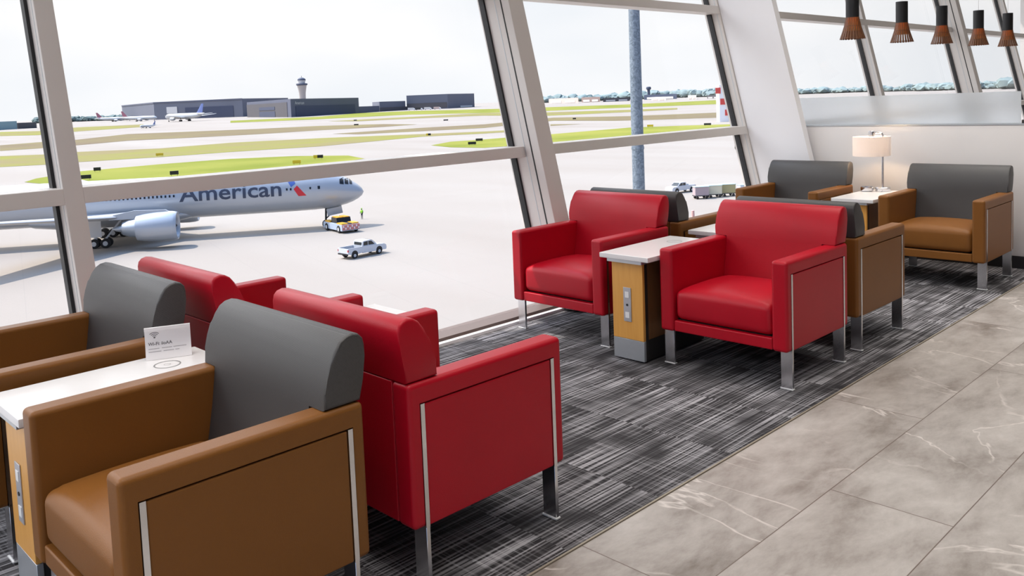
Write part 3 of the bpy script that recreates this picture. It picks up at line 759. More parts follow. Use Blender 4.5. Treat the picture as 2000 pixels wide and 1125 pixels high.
def patch(bm, quad, n=4, out=0.02):
    """quad: 4 (x,z) corners laid on the starboard skin"""
    (ax, az), (bx_, bz), (cx, cz), (dx, dz) = quad; g = []
    for i in range(n + 1):
        row = []
        for j in range(n + 1):
            u, v = i / n, j / n
            x = (ax * (1 - u) + bx_ * u) * (1 - v) + (dx * (1 - u) + cx * u) * v
            z = (az * (1 - u) + bz * u) * (1 - v) + (dz * (1 - u) + cz * u) * v
            row.append(bm.verts.new(fus_side(x, z, out)))
        g.append(row)
    for i in range(n):
        for j in range(n): bm.faces.new((g[i][j], g[i + 1][j], g[i + 1][j + 1], g[i][j + 1]))
def wheel(bm, c, r, w, hubbm=None):
    M = Matrix.Translation(c) @ Matrix.Rotation(PI / 2, 4, 'X')
    lathe(bm, [(r * 0.55, -w / 2), (r * 0.9, -w / 2), (r, -w * 0.3), (r, w * 0.3), (r * 0.9, w / 2), (r * 0.55, w / 2)], 24, M=M)
    if hubbm is not None: lathe(hubbm, [(r * 0.5, -w * 0.53), (r * 0.5, w * 0.53)], 16, M=M)
GEAR = (70.44, 112.72); HEAD = math.radians(-32.25)
def make_airliner():
    t = thing('airliner', 'big silver airliner with blue titles parked on the apron outside the window', 'airplane', (GEAR[0], GEAR[1], G), HEAD)
    bm = B(); fus_loft(bm); fus = obj('fuselage', bm, M_silver, t, angle=60)
    # belly fairing
    bm = B(); secs = []
    for x, k in ((-17, .05), (-19, .55), (-22, .9), (-28, 1), (-36, 1), (-40, .7), (-43, .1)):
        secs.append([(x, 3.35 * k * math.cos(2 * PI * q / 24), 3.6 + 1.45 * k * math.sin(2 * PI * q / 24)) for q in range(24)])
    loft(bm, secs); obj('belly_fairing', bm, M_silver, t, angle=60)
    # titles
    bm = text_mesh('American', 3.05, spacing=1.0, bold=0.045)
    xs = [v.co.x for v in bm.verts]; x0, x1 = min(xs), max(xs)
    for z in [i * 0.18 for i in range(-2, 15)]:
        bmesh.ops.bisect_plane(bm, geom=bm.verts[:] + bm.edges[:] + bm.faces[:], plane_co=(0, z, 0), plane_no=(0, 1, 0))
    for v in bm.verts:
        u = (v.co.x - x0) / (x1 - x0); v.co = fus_side(-20.3 + u * 14.2, 5.50 + v.co.y, 0.03)
    obj('titles', bm, M_blue, fus)
    bm = B(); patch(bm, [(-4.35, 6.35), (-3.85, 6.85), (-2.55, 5.30), (-3.7, 5.28)]); obj('emblem_red', bm, M_lred, fus)
    bm = B(); patch(bm, [(-5.3, 7.75), (-4.4, 7.9), (-4.05, 7.15), (-4.7, 6.65)]); obj('emblem_blue', bm, M_lblue, fus)
    bm = B()
    for k in range(70):
        x = -0.4 - 0.56 * k
        if -4.4 < x < -2.5 or 6.0 < -x < 20.6 or -x < 2.0: continue
        patch(bm, [(x, 6.2), (x + .24, 6.2), (x + .24, 6.52), (x, 6.52)], 1, 0.035)
    patch(bm, [(-0.9, 6.15), (-0.55, 6.15), (-0.55, 6.6), (-0.9, 6.6)], 1, 0.035)
    obj('cabin_windows', bm, M_cock, fus)
    bm = B()
    for a, b_ in (((2.35, 7.0), (3.0, 7.62)), ((3.1, 6.95), (3.7, 7.4)), ((3.8, 6.9), (4.25, 6.93))):
        patch(bm, [(a[0], 6.66 - .1 * (a[0] - 2.3)), (b_[0] - .05, 6.60 - .1 * (b_[0] - 2.3)), (b_[0] - .05, b_[1] - .10), (a[0], a[1] + .32)], 3, 0.03)
    obj('cockpit_windows', bm, M_cock, fus)
    for s in (1, -1):
        obj('wing', wing_mesh(s, WING), M_wing, t, angle=50)
        obj('stabilizer', wing_mesh(s, STAB), M_wing, t, angle=50)
        cy, cz, xe = s * 9.7, 2.95, -19.6
        Rx = Matrix.Translation((xe, cy, cz)) @ Matrix.Rotation(-PI / 2, 4, 'Y')
        bm = B(); lathe(bm, [(1.55, 0.7), (1.60, 0.25), (1.72, 0.04), (1.80, 0.0), (1.88, 0.06), (1.98, 0.5), (2.04, 1.4), (2.02, 2.6), (1.90, 4.0), (1.70, 5.2), (1.62, 5.2), (1.45, 4.6)], 48, False, True, M=Rx)
        en = obj('engine', bm, M_silver, t, angle=50)
        bm = B(); lathe(bm, [(1.60, 0.62), (1.60, 0.70)], 40, M=Rx); lathe(bm, [(0.02, 0.1), (0.25, 0.3), (0.45, 0.62)], 20, M=Rx)
        obj('fan', bm, M_bay, en)
        bm = B(); lathe(bm, [(1.40, 4.6), (1.15, 6.2), (0.85, 7.0), (0.5, 7.0), (0.3, 7.9), (0.04, 8.4)], 32, M=Rx); obj('exhaust', bm, M_steel, en)
        bm = B(); prism(bm, [(xe - 0.6, 4.7), (xe - 1.5, 5.2), (xe - 5.5, 5.3), (xe - 9.0, 4.7), (xe - 8.6, 4.2), (xe - 5.0, 4.2), (xe - 3.0, 4.6)], 'y', cy - 0.22, cy + 0.22); obj('pylon', bm, M_silver, en)
        # main gear
        bm = B(); hb = B()
        for dx in (-1.47, 0, 1.47):
            for dy in (-.7, .7): wheel(bm, (-31.2 + dx, s * 5.5 + dy, 0.66), 0.66, 0.5, hb)
        tube(bm, [(-32.8, s * 5.5, 0.66), (-29.6, s * 5.5, 0.66)], 0.16, 10)
        mg = obj('main_gear', bm, M_tyre, t); obj('wheel_hubs', hb, M_hub, mg)
        bm = B(); tube(bm, [(-31.2, s * 5.5, 0.66), (-31.0, s * 5.3, 4.2)], 0.24, 12); tube(bm, [(-29.9, s * 5.5, 1.1), (-27.6, s * 4.6, 4.0)], 0.13, 8)
        tube(bm, [(-31.2, s * 5.5, 1.6), (-31.6, s * 3.0, 3.6)], 0.13, 8)
        box(bm, (-31.1, s * 6.25, 2.7), (1.9, 0.08, 2.3)); obj('gear_strut', bm, M_gear, mg)
    bm = fin_mesh(); fn = obj('tail_fin', bm, M_lblue, t)
    bm = B(); hb = B()
    for dy in (-.37, .37): wheel(bm, (0, dy, 0.54), 0.54, 0.4, hb)
    ng = obj('nose_gear', bm, M_tyre, t); obj('wheel_hubs', hb, M_hub, ng)
    bm = B(); tube(bm, [(0, 0, 0.54), (0.15, 0, 3.1)], 0.15, 12); tube(bm, [(0.05, 0, 1.3), (2.0, 0, 3.0)], 0.09, 8); obj('gear_strut', bm, M_bay, ng)
    bm = B()
    for s in (1, -1): box(bm, (1.4, s * 0.62, 2.45), (2.3, 0.06, 1.05), Matrix.Rotation(-0.16, 4, 'Y'))
    obj('gear_doors', bm, M_steel, ng)
    return t
make_airliner()

# ------------------------------------------------------------------ distant planes
def make_parked(finm):
    t = thing('airliner', None, 'airplane')
    bm = B(); fus_loft(bm, 20); obj('fuselage', bm, M_silver, t, angle=60)
    for s in (1, -1):
        obj('wing', wing_mesh(s, WING), M_wing, t); obj('stabilizer', wing_mesh(s, STAB), M_wing, t)
        bm = B(); lathe(bm, [(1.5, 0.5), (1.85, 0.0), (2.03, 1.4), (1.9, 4.0), (1.3, 6.5)], 20, M=Matrix.Translation((-19.6, s * 9.7, 2.95)) @ Matrix.Rotation(-PI / 2, 4, 'Y'))
        obj('engine', bm, M_silver, t)
        bm = B(); box(bm, (-31.2, s * 5.5, 0.9), (3.5, 1.8, 1.8)); box(bm, (-31, s * 5.3, 3), (.5, .5, 2)); obj('main_gear', bm, M_tyre, t)
    bm = B(); wheel(bm, (0, 0, 0.6), 0.6, 0.9); tube(bm, [(0, 0, .6), (0, 0, 3)], .2, 8); obj('nose_gear', bm, M_tyre, t)
    obj('tail_fin', fin_mesh(), finm, t)
    return t
def fin_livery():
    m, nt, b = new_mat('striped_livery_fin'); L = nt.links.new
    tc = N(nt, 'ShaderNodeTexCoord'); sp = N(nt, 'ShaderNodeSeparateXYZ'); L(tc.outputs['Object'], sp.inputs[0])
    ma = N(nt, 'ShaderNodeMath', operation='MULTIPLY_ADD'); ma.inputs[1].default_value = 0.045; ma.inputs[2].default_value = 3.32; L(sp.outputs['X'], ma.inputs[0])
    zz = N(nt, 'ShaderNodeMath', operation='MULTIPLY_ADD'); zz.inputs[1].default_value = 0.02; L(sp.outputs['Z'], zz.inputs[0]); L(ma.outputs[0], zz.inputs[2])
    r = N(nt, 'ShaderNodeValToRGB'); r.color_ramp.interpolation = 'CONSTANT'
    e = r.color_ramp.elements; e[0].position = 0; e[0].color = (0.55, 0.05, 0.06, 1); e[1].position = 0.92; e[1].color = (0.10, 0.15, 0.42, 1)
    L(zz.outputs[0], r.inputs['Fac']); L(r.outputs['Color'], b.inputs['Base Color'])
    return m
M_finA = mat('red_violet_fin', (0.30, 0.10, 0.14, 1), 0.5); M_finB = mat('blue_fin', (0.12, 0.17, 0.40, 1), 0.5)
def place_parked(o, tail, nose, lab, scale=None):
    """put the plane with its tail above `tail` and its nose at `nose` (ground points)"""
    d = Vector(nose) - Vector(tail); L_ = d.length; s = (L_ / 73.9) if scale is None else scale
    u = d.normalized(); x, y = nose[0] - u.x * 5.9 * s, nose[1] - u.y * 5.9 * s
    o.location = (x, y, tz(x, y)); o.rotation_euler = (0, 0, math.atan2(u.y, u.x)); o.scale = (s, s, s)
    tag(o, lab, 'airplane')
pA = make_parked(M_finA)
place_parked(pA, (694.1, 1891.4), (740.0, 1815.0), 'distant airliner with dark tail parked before the left hangar')
pB = copy_tree(pA); place_parked(pB, (700.0, 2060.0), (760.0, 2000.0), 'farthest left airliner tail, beyond the plane with the dark tail')
pC = make_parked(M_finB); place_parked(pC, (670.0, 1440.0), (650.0, 1556.0), 'white airliner with blue tail parked in front of the left hangar doors')
pC.location.z += 0.0
pD = copy_tree(pC); place_parked(pD, (425.0, 1047.1), (398.0, 1027.0), 'small white plane taxiing in front of the parked airliners')

# ------------------------------------------------------------------ hangars and tower
M_hang = mat('hazed_slate_cladding', (0.13, 0.14, 0.18, 1), 0.7, noise=0.12, nscale=0.02)  # slate, lightened and blued so the colour carries the distance haze
M_hang2 = mat('hazed_dark_slate_cladding', (0.10, 0.11, 0.155, 1), 0.7, noise=0.12, nscale=0.02)  # darker slate with the same haze put into its colour
M_hdoor = mat('dark_hangar_opening', (0.055, 0.066, 0.11, 1), 0.8)
M_hgrey = mat('grey_brown_cladding', (0.085, 0.080, 0.088, 1), 0.7, noise=0.1, nscale=0.02)
M_pale = mat('pale_render', (0.62, 0.60, 0.58, 1), 0.7)
M_tower = mat('beige_concrete', (0.50, 0.44, 0.40, 1), 0.8)
M_teal = mat('pale_teal_cladding', (0.20, 0.32, 0.36, 1), 0.7)
M_brownb = mat('brown_brick', (0.26, 0.19, 0.17, 1), 0.8)
M_pinkb = mat('pinkish_render', (0.55, 0.42, 0.38, 1), 0.8)
M_navy = mat('navy_cladding', (0.05, 0.065, 0.11, 1), 0.7)
def footprint(bm, pts, z0, h):
    prism(bm, pts, 'z', z0, z0 + h)
def wall_panel(bm, A, Bp, u0, u1, z0, z1, out=0.6):
    """thin raised panel on the wall that runs from A to B (ground points), towards the origin side"""
    A, Bp = Vector((A[0], A[1], 0)), Vector((Bp[0], Bp[1], 0)); d = Bp - A; n = Vector((d.y, -d.x, 0)).normalized()
    if n.dot(-A) < 0: n = -n
    p0, p1 = A + d * u0, A + d * u1
    v = [bm.verts.new((p + n * o + Vector((0, 0, z)))) for p in (p0, p1) for o in (-.3, out) for z in (z0, z1)]
    for f in ((0, 1, 3, 2), (4, 6, 7, 5), (0, 4, 5, 1), (2, 3, 7, 6), (0, 2, 6, 4), (1, 5, 7, 3)): bm.faces.new([v[i] for i in f])
def building(name, label, pts, h, m, zb=None):
    x, y = sum(p[0] for p in pts) / len(pts), sum(p[1] for p in pts) / len(pts)
    z = min(tz(*p) for p in pts) - 0.5 if zb is None else zb
    t = thing(name, label, 'building')
    bm = B(); footprint(bm, pts, z, h + 0.5)
    obj('walls', bm, m, t)
    return t, z + 0.5
# left hangar
P1, P2, P3 = (893, 2420), (818, 2020), (932, 1810)
h1, z1 = building('hangar', 'leftmost big slate hangar with a white square sign panel', [P1, P2, P3, (1100, 1900), (1060, 2480)], 41, M_hang)
bm = B(); wall_panel(bm, P2, P3, 0.0, 1.0, z1 + 38.5, z1 + 41.6, 1.0); wall_panel(bm, P1, P2, 0.0, 1.0, z1 + 38.5, z1 + 41.6, 1.0); obj('roof_edge', bm, M_hang2, h1)
bm = B(); wall_panel(bm, P2, P3, 0.36, 0.90, z1, z1 + 26, 0.8); obj('hangar_door', bm, M_hdoor, h1)
bm = B(); wall_panel(bm, P2, P3, 0.15, 0.27, z1 + 14, z1 + 29, 1.6); obj('sign_panel', bm, M_pale, h1)
# middle hangar
Q1, Q2, Q3 = (870, 1670), (792, 1360), (1015, 1475)
h2, z2 = building('hangar', 'middle slate hangar with white lettering in front of the control tower', [Q1, Q2, Q3, (1040, 1560), (935, 1690)], 32.5, M_hang2)
bm = B(); wall_panel(bm, Q1, Q2, 0.0, 0.93, z2, z2 + 27, 0.7); obj('end_wall', bm, M_hgrey, h2)
bm = B(); wall_panel(bm, Q1, Q2, 0.32, 0.68, z2 + 14, z2 + 20, 1.3); wall_panel(bm, Q1, Q2, 0.32, 0.68, z2 + 1, z2 + 11.5, 1.3); obj('window', bm, M_hdoor, h2)
bm = B(); wall_panel(bm, Q2, Q3, 0.06, 0.93, z2, z2 + 19.5, 0.8); obj('hangar_door', bm, M_hdoor, h2)
bm = text_mesh('American', 8.0)
d = (Vector((Q3[0], Q3[1], 0)) - Vector((Q2[0], Q2[1], 0))).normalized(); nn = Vector((d.y, -d.x, 0))
if nn.dot(Vector((-Q2[0], -Q2[1], 0))) < 0: nn = -nn
base = Vector((Q2[0], Q2[1], z2 + 22.5)) + d * 12 + nn * 1.0
for v in bm.verts: v.co = base + d * v.co.x + Vector((0, 0, v.co.y))
obj('lettering', bm, M_pale, h2)
# low link and right hangars
L1, L2 = (1015, 1475), (1133.2, 1566.9)
building('low_building', 'low dark building joining the middle and right hangars', [(1019, 1481), (1128, 1561), (1131, 1610), (1060, 1560)], 13.5, M_navy)
H1, H2, H3, H4 = (1133.2, 1566.9), (1244.1, 1612.6), (1302.5, 1533.2), (1430.6, 1582.3)
h3, z3 = building('hangar', 'lower slate hangar left of the far right one', [H1, (1238, 1610), (1240, 1690), (1180, 1660)], 22, M_hang)
bm = B(); wall_panel(bm, H1, H2, 0.0, 1.0, z3, z3 + 9, 0.8); obj('pale_wall_band', bm, M_hgrey, h3)
h4, z4 = building('hangar', 'rightmost slate hangar with pale vehicles along its foot', [H2, H3, H4, (1480, 1690), (1345, 1730)], 34, M_hang)
bm = B(); wall_panel(bm, H2, H3, 0.0, 0.98, z4 + 3, z4 + 15, 0.8); obj('pale_wall_band', bm, M_hgrey, h4)
bm = B(); wall_panel(bm, H3, H4, 0.45, 0.9, z4 + 1.5, z4 + 5.5, 0.8); obj('bright_doorway', bm, M_pale, h4)
# control tower
tw = thing('control_tower', 'beige flared airport control tower rising behind the middle hangar', 'control tower', (1100, 1832, tz(1100, 1832)))
tw.scale = (1.1, 1.1, 1.1)
bm = B(); lathe(bm, [(7.0, 0), (7.0, 38), (7.4, 46), (9.0, 56), (10.2, 62)], 32); obj('shaft', bm, M_tower, tw)
bm = B(); lathe(bm, [(10.4, 62), (12.2, 63), (12.2, 66), (9.5, 66.5)], 32); obj('gallery', bm, M_hang2, tw)
bm = B(); lathe(bm, [(7.2, 66.5), (7.2, 68), (8.6, 73)], 24); obj('cab', bm, M_pale, tw)
bm = B(); lathe(bm, [(8.9, 73), (8.6, 75.5), (6.5, 77.5), (3.0, 79)], 24); tube(bm, [(0, 0, 79), (0, 0, 83)], 0.4, 6); obj('cab_roof', bm, M_navy, tw)
# far left
building('low_building', 'pale teal building at the far left edge of the airfield', [(320, 1440), (397, 1517), (370, 1570), (290, 1490)], 13, M_teal)
building('low_building', 'small grey building beside the pale teal one', [(399, 1519), (428, 1527), (420, 1570), (390, 1560)], 9.5, M_hgrey)
# seen through the right bay
far = [
 ('pinkish low building left of the brown one, beyond the mast', (1702, 1584), (1610, 1399), 13, M_pinkb),
 ('brown brick building left of the mast on the horizon', (1700, 1466), (1684, 1391), 13, M_brownb),
 ('pale building close to the left of the mast on the horizon', (1640, 1345), (1701, 1310), 9, M_hgrey),
 ('dark navy building right of the mast on the horizon', (1830, 1363), (1800, 1240), 13, M_navy),
 ('white hangar in front of the dark navy building', (1640, 1200), (1579, 1117), 8, M_pale),
 ('white shed right of the white hangar on the horizon', (1640, 1100), (1620, 1065), 9, M_pale),
 ('grey shed among white ones near the window column', (1640, 1050), (1625, 1010), 7, M_hgrey),
 ('rightmost white shed before the trees on the horizon', (1660, 1000), (1640, 930), 8, M_pale),
]
for lab, A, Bp, h, m in far:
    ux, uy = A[0] / math.hypot(*A), A[1] / math.hypot(*A)
    t, z = building('low_building', lab, [A, Bp, (Bp[0] + ux * 40, Bp[1] + uy * 40), (A[0] + ux * 40, A[1] + uy * 40)], h, m)
    bm = B(); wall_panel(bm, A, Bp, 0.1, 0.45, z + h * 0.1, z + h * 0.5, 0.7); wall_panel(bm, A, Bp, 0.58, 0.9, z + h * 0.1, z + h * 0.5, 0.7)
    obj('bay_doors', bm, M_pinkb if m == M_pale else M_pale, t)
ct2 = thing('control_tower', 'tiny dark tower on the horizon just right of the mast', 'control tower', (2010, 1480, tz(2010, 1480)))
bm = B(); lathe(bm, [(4, 0), (4, 26), (7, 28), (7, 33), (5, 35)], 16); obj('shaft', bm, M_navy, ct2)

# tree lines
def treeline(name, lab, P, hmin, hmax, n, m):
    bm = B(); rnd = random.Random(len(lab))
    for k in range(n):
        u = k / (n - 1) * (len(P) - 1); i = min(int(u), len(P) - 2); f = u - i
        x, y = P[i][0] * (1 - f) + P[i + 1][0] * f, P[i][1] * (1 - f) + P[i + 1][1] * f
        x += rnd.uniform(-15, 15); y += rnd.uniform(-15, 15)
        h = hmin + (hmax - hmin) * rnd.random() ** 1.8; r = h * rnd.uniform(0.45, 1.1)
        vs = bmesh.ops.create_icosphere(bm, subdivisions=2, radius=1.0)['verts']
        ph = rnd.uniform(0, 6)
        for v in vs:
            k2 = 1 + 0.16 * math.sin(5 * v.co.x + ph) * math.cos(4 * v.co.y + ph) + rnd.uniform(-0.22, 0.22)
            v.co = Vector((x + v.co.x * r * k2, y + v.co.y * r * k2, tz(x, y) + h * 0.5 + v.co.z * h * 0.5 * k2))
    tag(obj(name, bm, m), lab, 'trees', kind='stuff')
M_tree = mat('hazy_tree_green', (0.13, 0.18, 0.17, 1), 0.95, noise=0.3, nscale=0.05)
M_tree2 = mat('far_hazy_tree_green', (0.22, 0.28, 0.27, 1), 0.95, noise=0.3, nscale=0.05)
treeline('treeline', 'dark line of trees on the horizon left of the hangars', [(700, 2500), (840, 2449), (834, 2259)], 8, 15, 140, M_tree)
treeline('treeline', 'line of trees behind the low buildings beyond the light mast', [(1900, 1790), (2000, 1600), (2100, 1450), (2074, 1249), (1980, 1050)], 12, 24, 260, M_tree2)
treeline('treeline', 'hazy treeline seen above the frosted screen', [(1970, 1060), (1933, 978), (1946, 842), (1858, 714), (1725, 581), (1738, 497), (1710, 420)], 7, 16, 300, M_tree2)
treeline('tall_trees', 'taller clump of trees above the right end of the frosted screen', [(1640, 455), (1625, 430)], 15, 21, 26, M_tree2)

# ------------------------------------------------------------------ light mast
ms = thing('light_mast', 'tall galvanised steel mast standing on the apron outside the middle window', 'mast', (32.307, 24.501, G))
def galv():
    m, nt, b = new_mat('galvanised_steel'); tc = N(nt, 'ShaderNodeTexCoord')
    n1 = N(nt, 'ShaderNodeTexVoronoi'); n1.inputs['Scale'].default_value = 14; nt.links.new(tc.outputs['Object'], n1.inputs['Vector'])
    r = N(nt, 'ShaderNodeMix', data_type='RGBA'); r.inputs['A'].default_value = (0.13, 0.165, 0.20, 1); r.inputs['B'].default_value = (0.26, 0.31, 0.36, 1)
    sp = N(nt, 'ShaderNodeSeparateColor'); nt.links.new(n1.outputs['Color'], sp.inputs[0]); nt.links.new(sp.outputs[0], r.inputs['Factor'])
    nt.links.new(r.outputs['Result'], b.inputs['Base Color']); b.inputs['Roughness'].default_value = 0.55; b.inputs['Metallic'].default_value = 0.2
    return m
M_galv = galv()
bm = B(); lathe(bm, [(0.31, 0), (0.28, 16.6), (0.235, 27)], 32); obj('shaft', bm, M_galv, ms)
bm = B(); lathe(bm, [(0.62, 0), (0.62, 0.06)], 24); obj('base_flange', bm, M_galv, ms)
bm = B(); lathe(bm, [(0.30, 15.5), (0.30, 15.62)], 32); obj('joint_collar', bm, M_galv, ms)
bm = B(); lathe(bm, [(1.2, 26.9), (1.2, 27.1)], 24)
for k in range(6): box(bm, (1.3 * math.cos(k * PI / 3), 1.3 * math.sin(k * PI / 3), 26.7), (.5, .5, .4))
obj('lamp_ring', bm, M_galv, ms)

# ------------------------------------------------------------------ pickup trucks
M_truck = mat('white_truck_paint', (0.62, 0.64, 0.68, 1), 0.28, coat=0.5)
M_tglass = mat('dark_car_glass', (0.012, 0.016, 0.018, 1), 0.12)
M_tail = mat('tail_lamp_red', (0.55, 0.02, 0.02, 1), 0.3)
def make_pickup():
    t = thing('pickup_truck', None, 'truck')
    hw = 0.98
    bm = B()   # lower body: side profile extruded, with a hollow bed
    prism(bm, [(-2.95, .62), (-2.98, 1.22), (-2.90, 1.30), (-0.72, 1.30), (-0.72, .60), (-1.35, .50), (-2.5, .50)], 'y', -hw, -hw + 0.08)
    prism(bm, [(-2.95, .62), (-2.98, 1.22), (-2.90, 1.30), (-0.72, 1.30), (-0.72, .60), (-1.35, .50), (-2.5, .50)], 'y', hw - 0.08, hw)
    box(bm, (-2.92, 0, .95), (.09, 2 * hw, .66)); box(bm, (-1.85, 0, .72), (2.2, 2 * hw - .1, .12))
    prism(bm, [(-0.74, .48), (-0.74, 1.30), (1.55, 1.25), (2.55, 1.18), (2.82, 1.02), (2.88, .70), (2.80, .46)], 'y', -hw, hw)
    body = obj('body', bm, M_truck, t)
    bm = B()
    prism(bm, [(-0.76, 1.28), (-0.66, 1.84), (-0.45, 1.92), (0.55, 1.92), (0.78, 1.86), (1.50, 1.26)], 'y', -hw + 0.13, hw - 0.13)
    cab = obj('cab', bm, M_truck, t)
    bm = B()
    for s in (1, -1):
        y = s * (hw - 0.125)
        for q in ([(-0.55, 1.36), (-0.48, 1.78), (0.10, 1.82), (0.10, 1.34)], [(0.20, 1.34), (0.20, 1.82), (0.66, 1.78), (1.16, 1.33)]):
            prism(bm, q, 'y', y - 0.012, y + 0.012)
    for (xa, za, xb, zb) in ((0.83, 1.84, 1.44, 1.33),):
        v = [bm.verts.new(p) for p in ((xa, -.72, za), (xa, .72, za), (xb, .78, zb), (xb, -.78, zb))]; 
        for q in v: q.co += Vector((.03, 0, .03))
        bm.faces.new(v)
    box(bm, (-0.725, 0, 1.58), (.04, 1.4, .34), Matrix.Rotation(0.17, 4, 'Y'))
    obj('windows', bm, M_tglass, cab)
    obj('bed_liner', bx((-2.86, -hw + 0.09, 0.785), (-0.78, hw - 0.09, 0.80)), M_black, t)
    obj('bumper', bx((-3.06, -0.92, 0.52), (-2.94, 0.92, 0.70), 0.02, 2), M_black, t)
    bm = B()
    for x in (-1.98, 1.72):
        for s in (1, -1): lathe(bm, [(0.47, -.02), (0.47, .02)], 20, M=Matrix.Translation((x, s * (hw - .012), 0.52)) @ Matrix.Rotation(PI / 2, 4, 'X'))
    obj('wheel_arches', bm, M_black, body)
    for x in (-1.98, 1.72):
        for s in (1, -1):
            bm = B(); hb = B(); wheel(bm, (x, s * 0.87, 0.385), 0.385, 0.27, hb); wo = obj('wheel', bm, M_tyre, t); obj('hub', hb, M_hub, wo)
    bm = B()
    for s in (1, -1): box(bm, (-2.93, s * (hw - .03), 1.02), (.12, .10, .24))
    obj('tail_lamp', bm, M_tail, t)
    return t
pk = make_pickup(); pk.location = (59.25, 86.85, G); pk.rotation_euler = (0, 0, math.radians(3))
tag(pk, 'white crew cab pickup truck driving on the apron below the airliner nose', 'truck')
pk2 = copy_tree(pk); pk2.location = (132.5, 91.0, G); pk2.rotation_euler = (0, 0, math.radians(168))
tag(pk2, 'white pickup truck far off beside the baggage carts, behind the red chair', 'truck')

# ------------------------------------------------------------------ pushback tug
M_yel = mat('tug_yellow', (0.72, 0.36, 0.03, 1), 0.5); M_pink = mat('faded_red_panel', (0.60, 0.22, 0.20, 1), 0.5); M_lbl = mat('tug_pale_blue', (0.45, 0.52, 0.62, 1), 0.5)
fw = Vector((70.44 - 69.2, 112.72 - 104.2, 0)).normalized()
tg = thing('pushback_tug', 'low yellow and red pushback tug under the nose of the airliner', 'tug', (69.2 + fw.x * 3.2, 104.2 + fw.y * 3.2, G), math.atan2(fw.y, fw.x))
bm = B(); prism(bm, [(-3.2, .35), (-3.3, .75), (-3.2, 1.25), (3.0, 1.25), (3.2, .9), (3.1, .35)], 'y', -1.4, 1.4)
obj('chassis', bm, M_lbl, tg)
bm = B(); box(bm, (-3.27, 0, .85), (.12, 2.7, .75)); obj('bumper_panel', bm, M_pink, tg)
bm = B()
for s in (1, -1): box(bm, (-2.2, s * .85, 1.33), (1.7, .95, .18))
for s in (1, -1): box(bm, (1.9, s * .95, 1.36), (1.6, .7, .24))
obj('deck_panels', bm, M_yel, tg)
bm = B(); prism(bm, [(-1.1, 1.24), (-0.85, 2.05), (0.85, 2.05), (1.0, 1.24)], 'y', -1.1, 1.1); cb = obj('cab', bm, M_cock, tg)
bm = B(); box(bm, (0, -.55, 2.09), (1.8, .8, .10)); box(bm, (0, .55, 2.09), (1.8, .8, .10)); obj('cab_roof', bm, M_yel, cb)
bm = B(); box(bm, (-2.2, 0, 1.30), (1.8, .55, .14)); obj('engine_grille', bm, M_bay, tg)
for x in (-2.1, 2.0):
    for s in (1, -1):
        bm = B(); hb = B(); wheel(bm, (x, s * 1.28, 0.55), 0.55, 0.4, hb); wo = obj('wheel', bm, M_tyre, tg); obj('hub', hb, M_hub, wo)
bm = B()
for k in range(8): box(bm, (-3.335, -1.2 + k * .34, .85 + (.15 if k % 2 else -.15)), (.03, .17, .28))
obj('warning_chequers', bm, M_white, tg)

# ------------------------------------------------------------------ ground worker
def skin_figure(verts, edges, radii, levels=1):
    me = bpy.data.meshes.new('f'); me.from_pydata(verts, edges, []); o = bpy.data.objects.new('f', me); COL.objects.link(o)
    md = o.modifiers.new('s', 'SKIN'); 
    for v, r in zip(me.skin_vertices[0].data, radii): v.radius = (r[0], r[1]) if isinstance(r, tuple) else (r, r)
    me.skin_vertices[0].data[0].use_root = True
    sb = o.modifiers.new('d', 'SUBSURF'); sb.levels = levels
    dg = bpy.context.evaluated_depsgraph_get(); dg.update()
    r = bpy.data.meshes.new_from_object(o.evaluated_get(dg)); bpy.data.objects.remove(o)
    bm = B(); bm.from_mesh(r); return bm
wk = thing('person', 'ground worker in a lime vest and dark trousers standing right of the tug', 'person', (78.8, 115.3, G), math.radians(200))
V = [(0, 0, .95), (0, 0, 1.15), (0, 0, 1.38), (0, 0, 1.50), (.02, 0, 1.60), (.02, 0, 1.74),
     (0, .18, 1.42), (.03, .25, 1.15), (.10, .26, .90), (0, -.18, 1.42), (.03, -.25, 1.15), (.12, -.24, .90),
     (0, .09, .88), (.01, .10, .48), (-.01, .11, .08), (.14, .12, .04), (0, -.09, .88), (.01, -.10, .48), (-.02, -.11, .08), (.13, -.12, .04)]
Ed = [(0, 1), (1, 2), (2, 3), (3, 4), (4, 5), (2, 6), (6, 7), (7, 8), (2, 9), (9, 10), (10, 11), (0, 12), (12, 13), (13, 14), (14, 15), (0, 16), (16, 17), (17, 18), (18, 19)]
Rr = [(.15, .12), (.15, .11), (.17, .12), .06, (.09, .10), (.07, .09), .06, .045, .035, .06, .045, .035, .09, .06, .045, .035, .09, .06, .045, .035]
obj('body', skin_figure(V, Ed, Rr), mat('dark_work_clothes', (0.03, 0.03, 0.05, 1), 0.8), wk)
Vv = [(0, 0, .90), (0, 0, 1.15), (0, 0, 1.40), (0, .19, 1.42), (0, -.19, 1.42), (.02, .25, 1.18), (.02, -.25, 1.18)]
obj('vest', skin_figure(Vv, [(0, 1), (1, 2), (2, 3), (2, 4), (3, 5), (4, 6)], [(.20, .16), (.20, .15), (.20, .16), .09, .09, .075, .075]), mat('lime_hi_vis', (0.35, 0.80, 0.05, 1), 0.6), wk)
bm = B(); bmesh.ops.create_uvsphere(bm, u_segments=14, v_segments=9, radius=.115, matrix=Matrix.Translation((.02, 0, 1.72))); obj('cap', bm, mat('lime_cap', (0.30, 0.62, 0.06, 1), 0.6), wk)

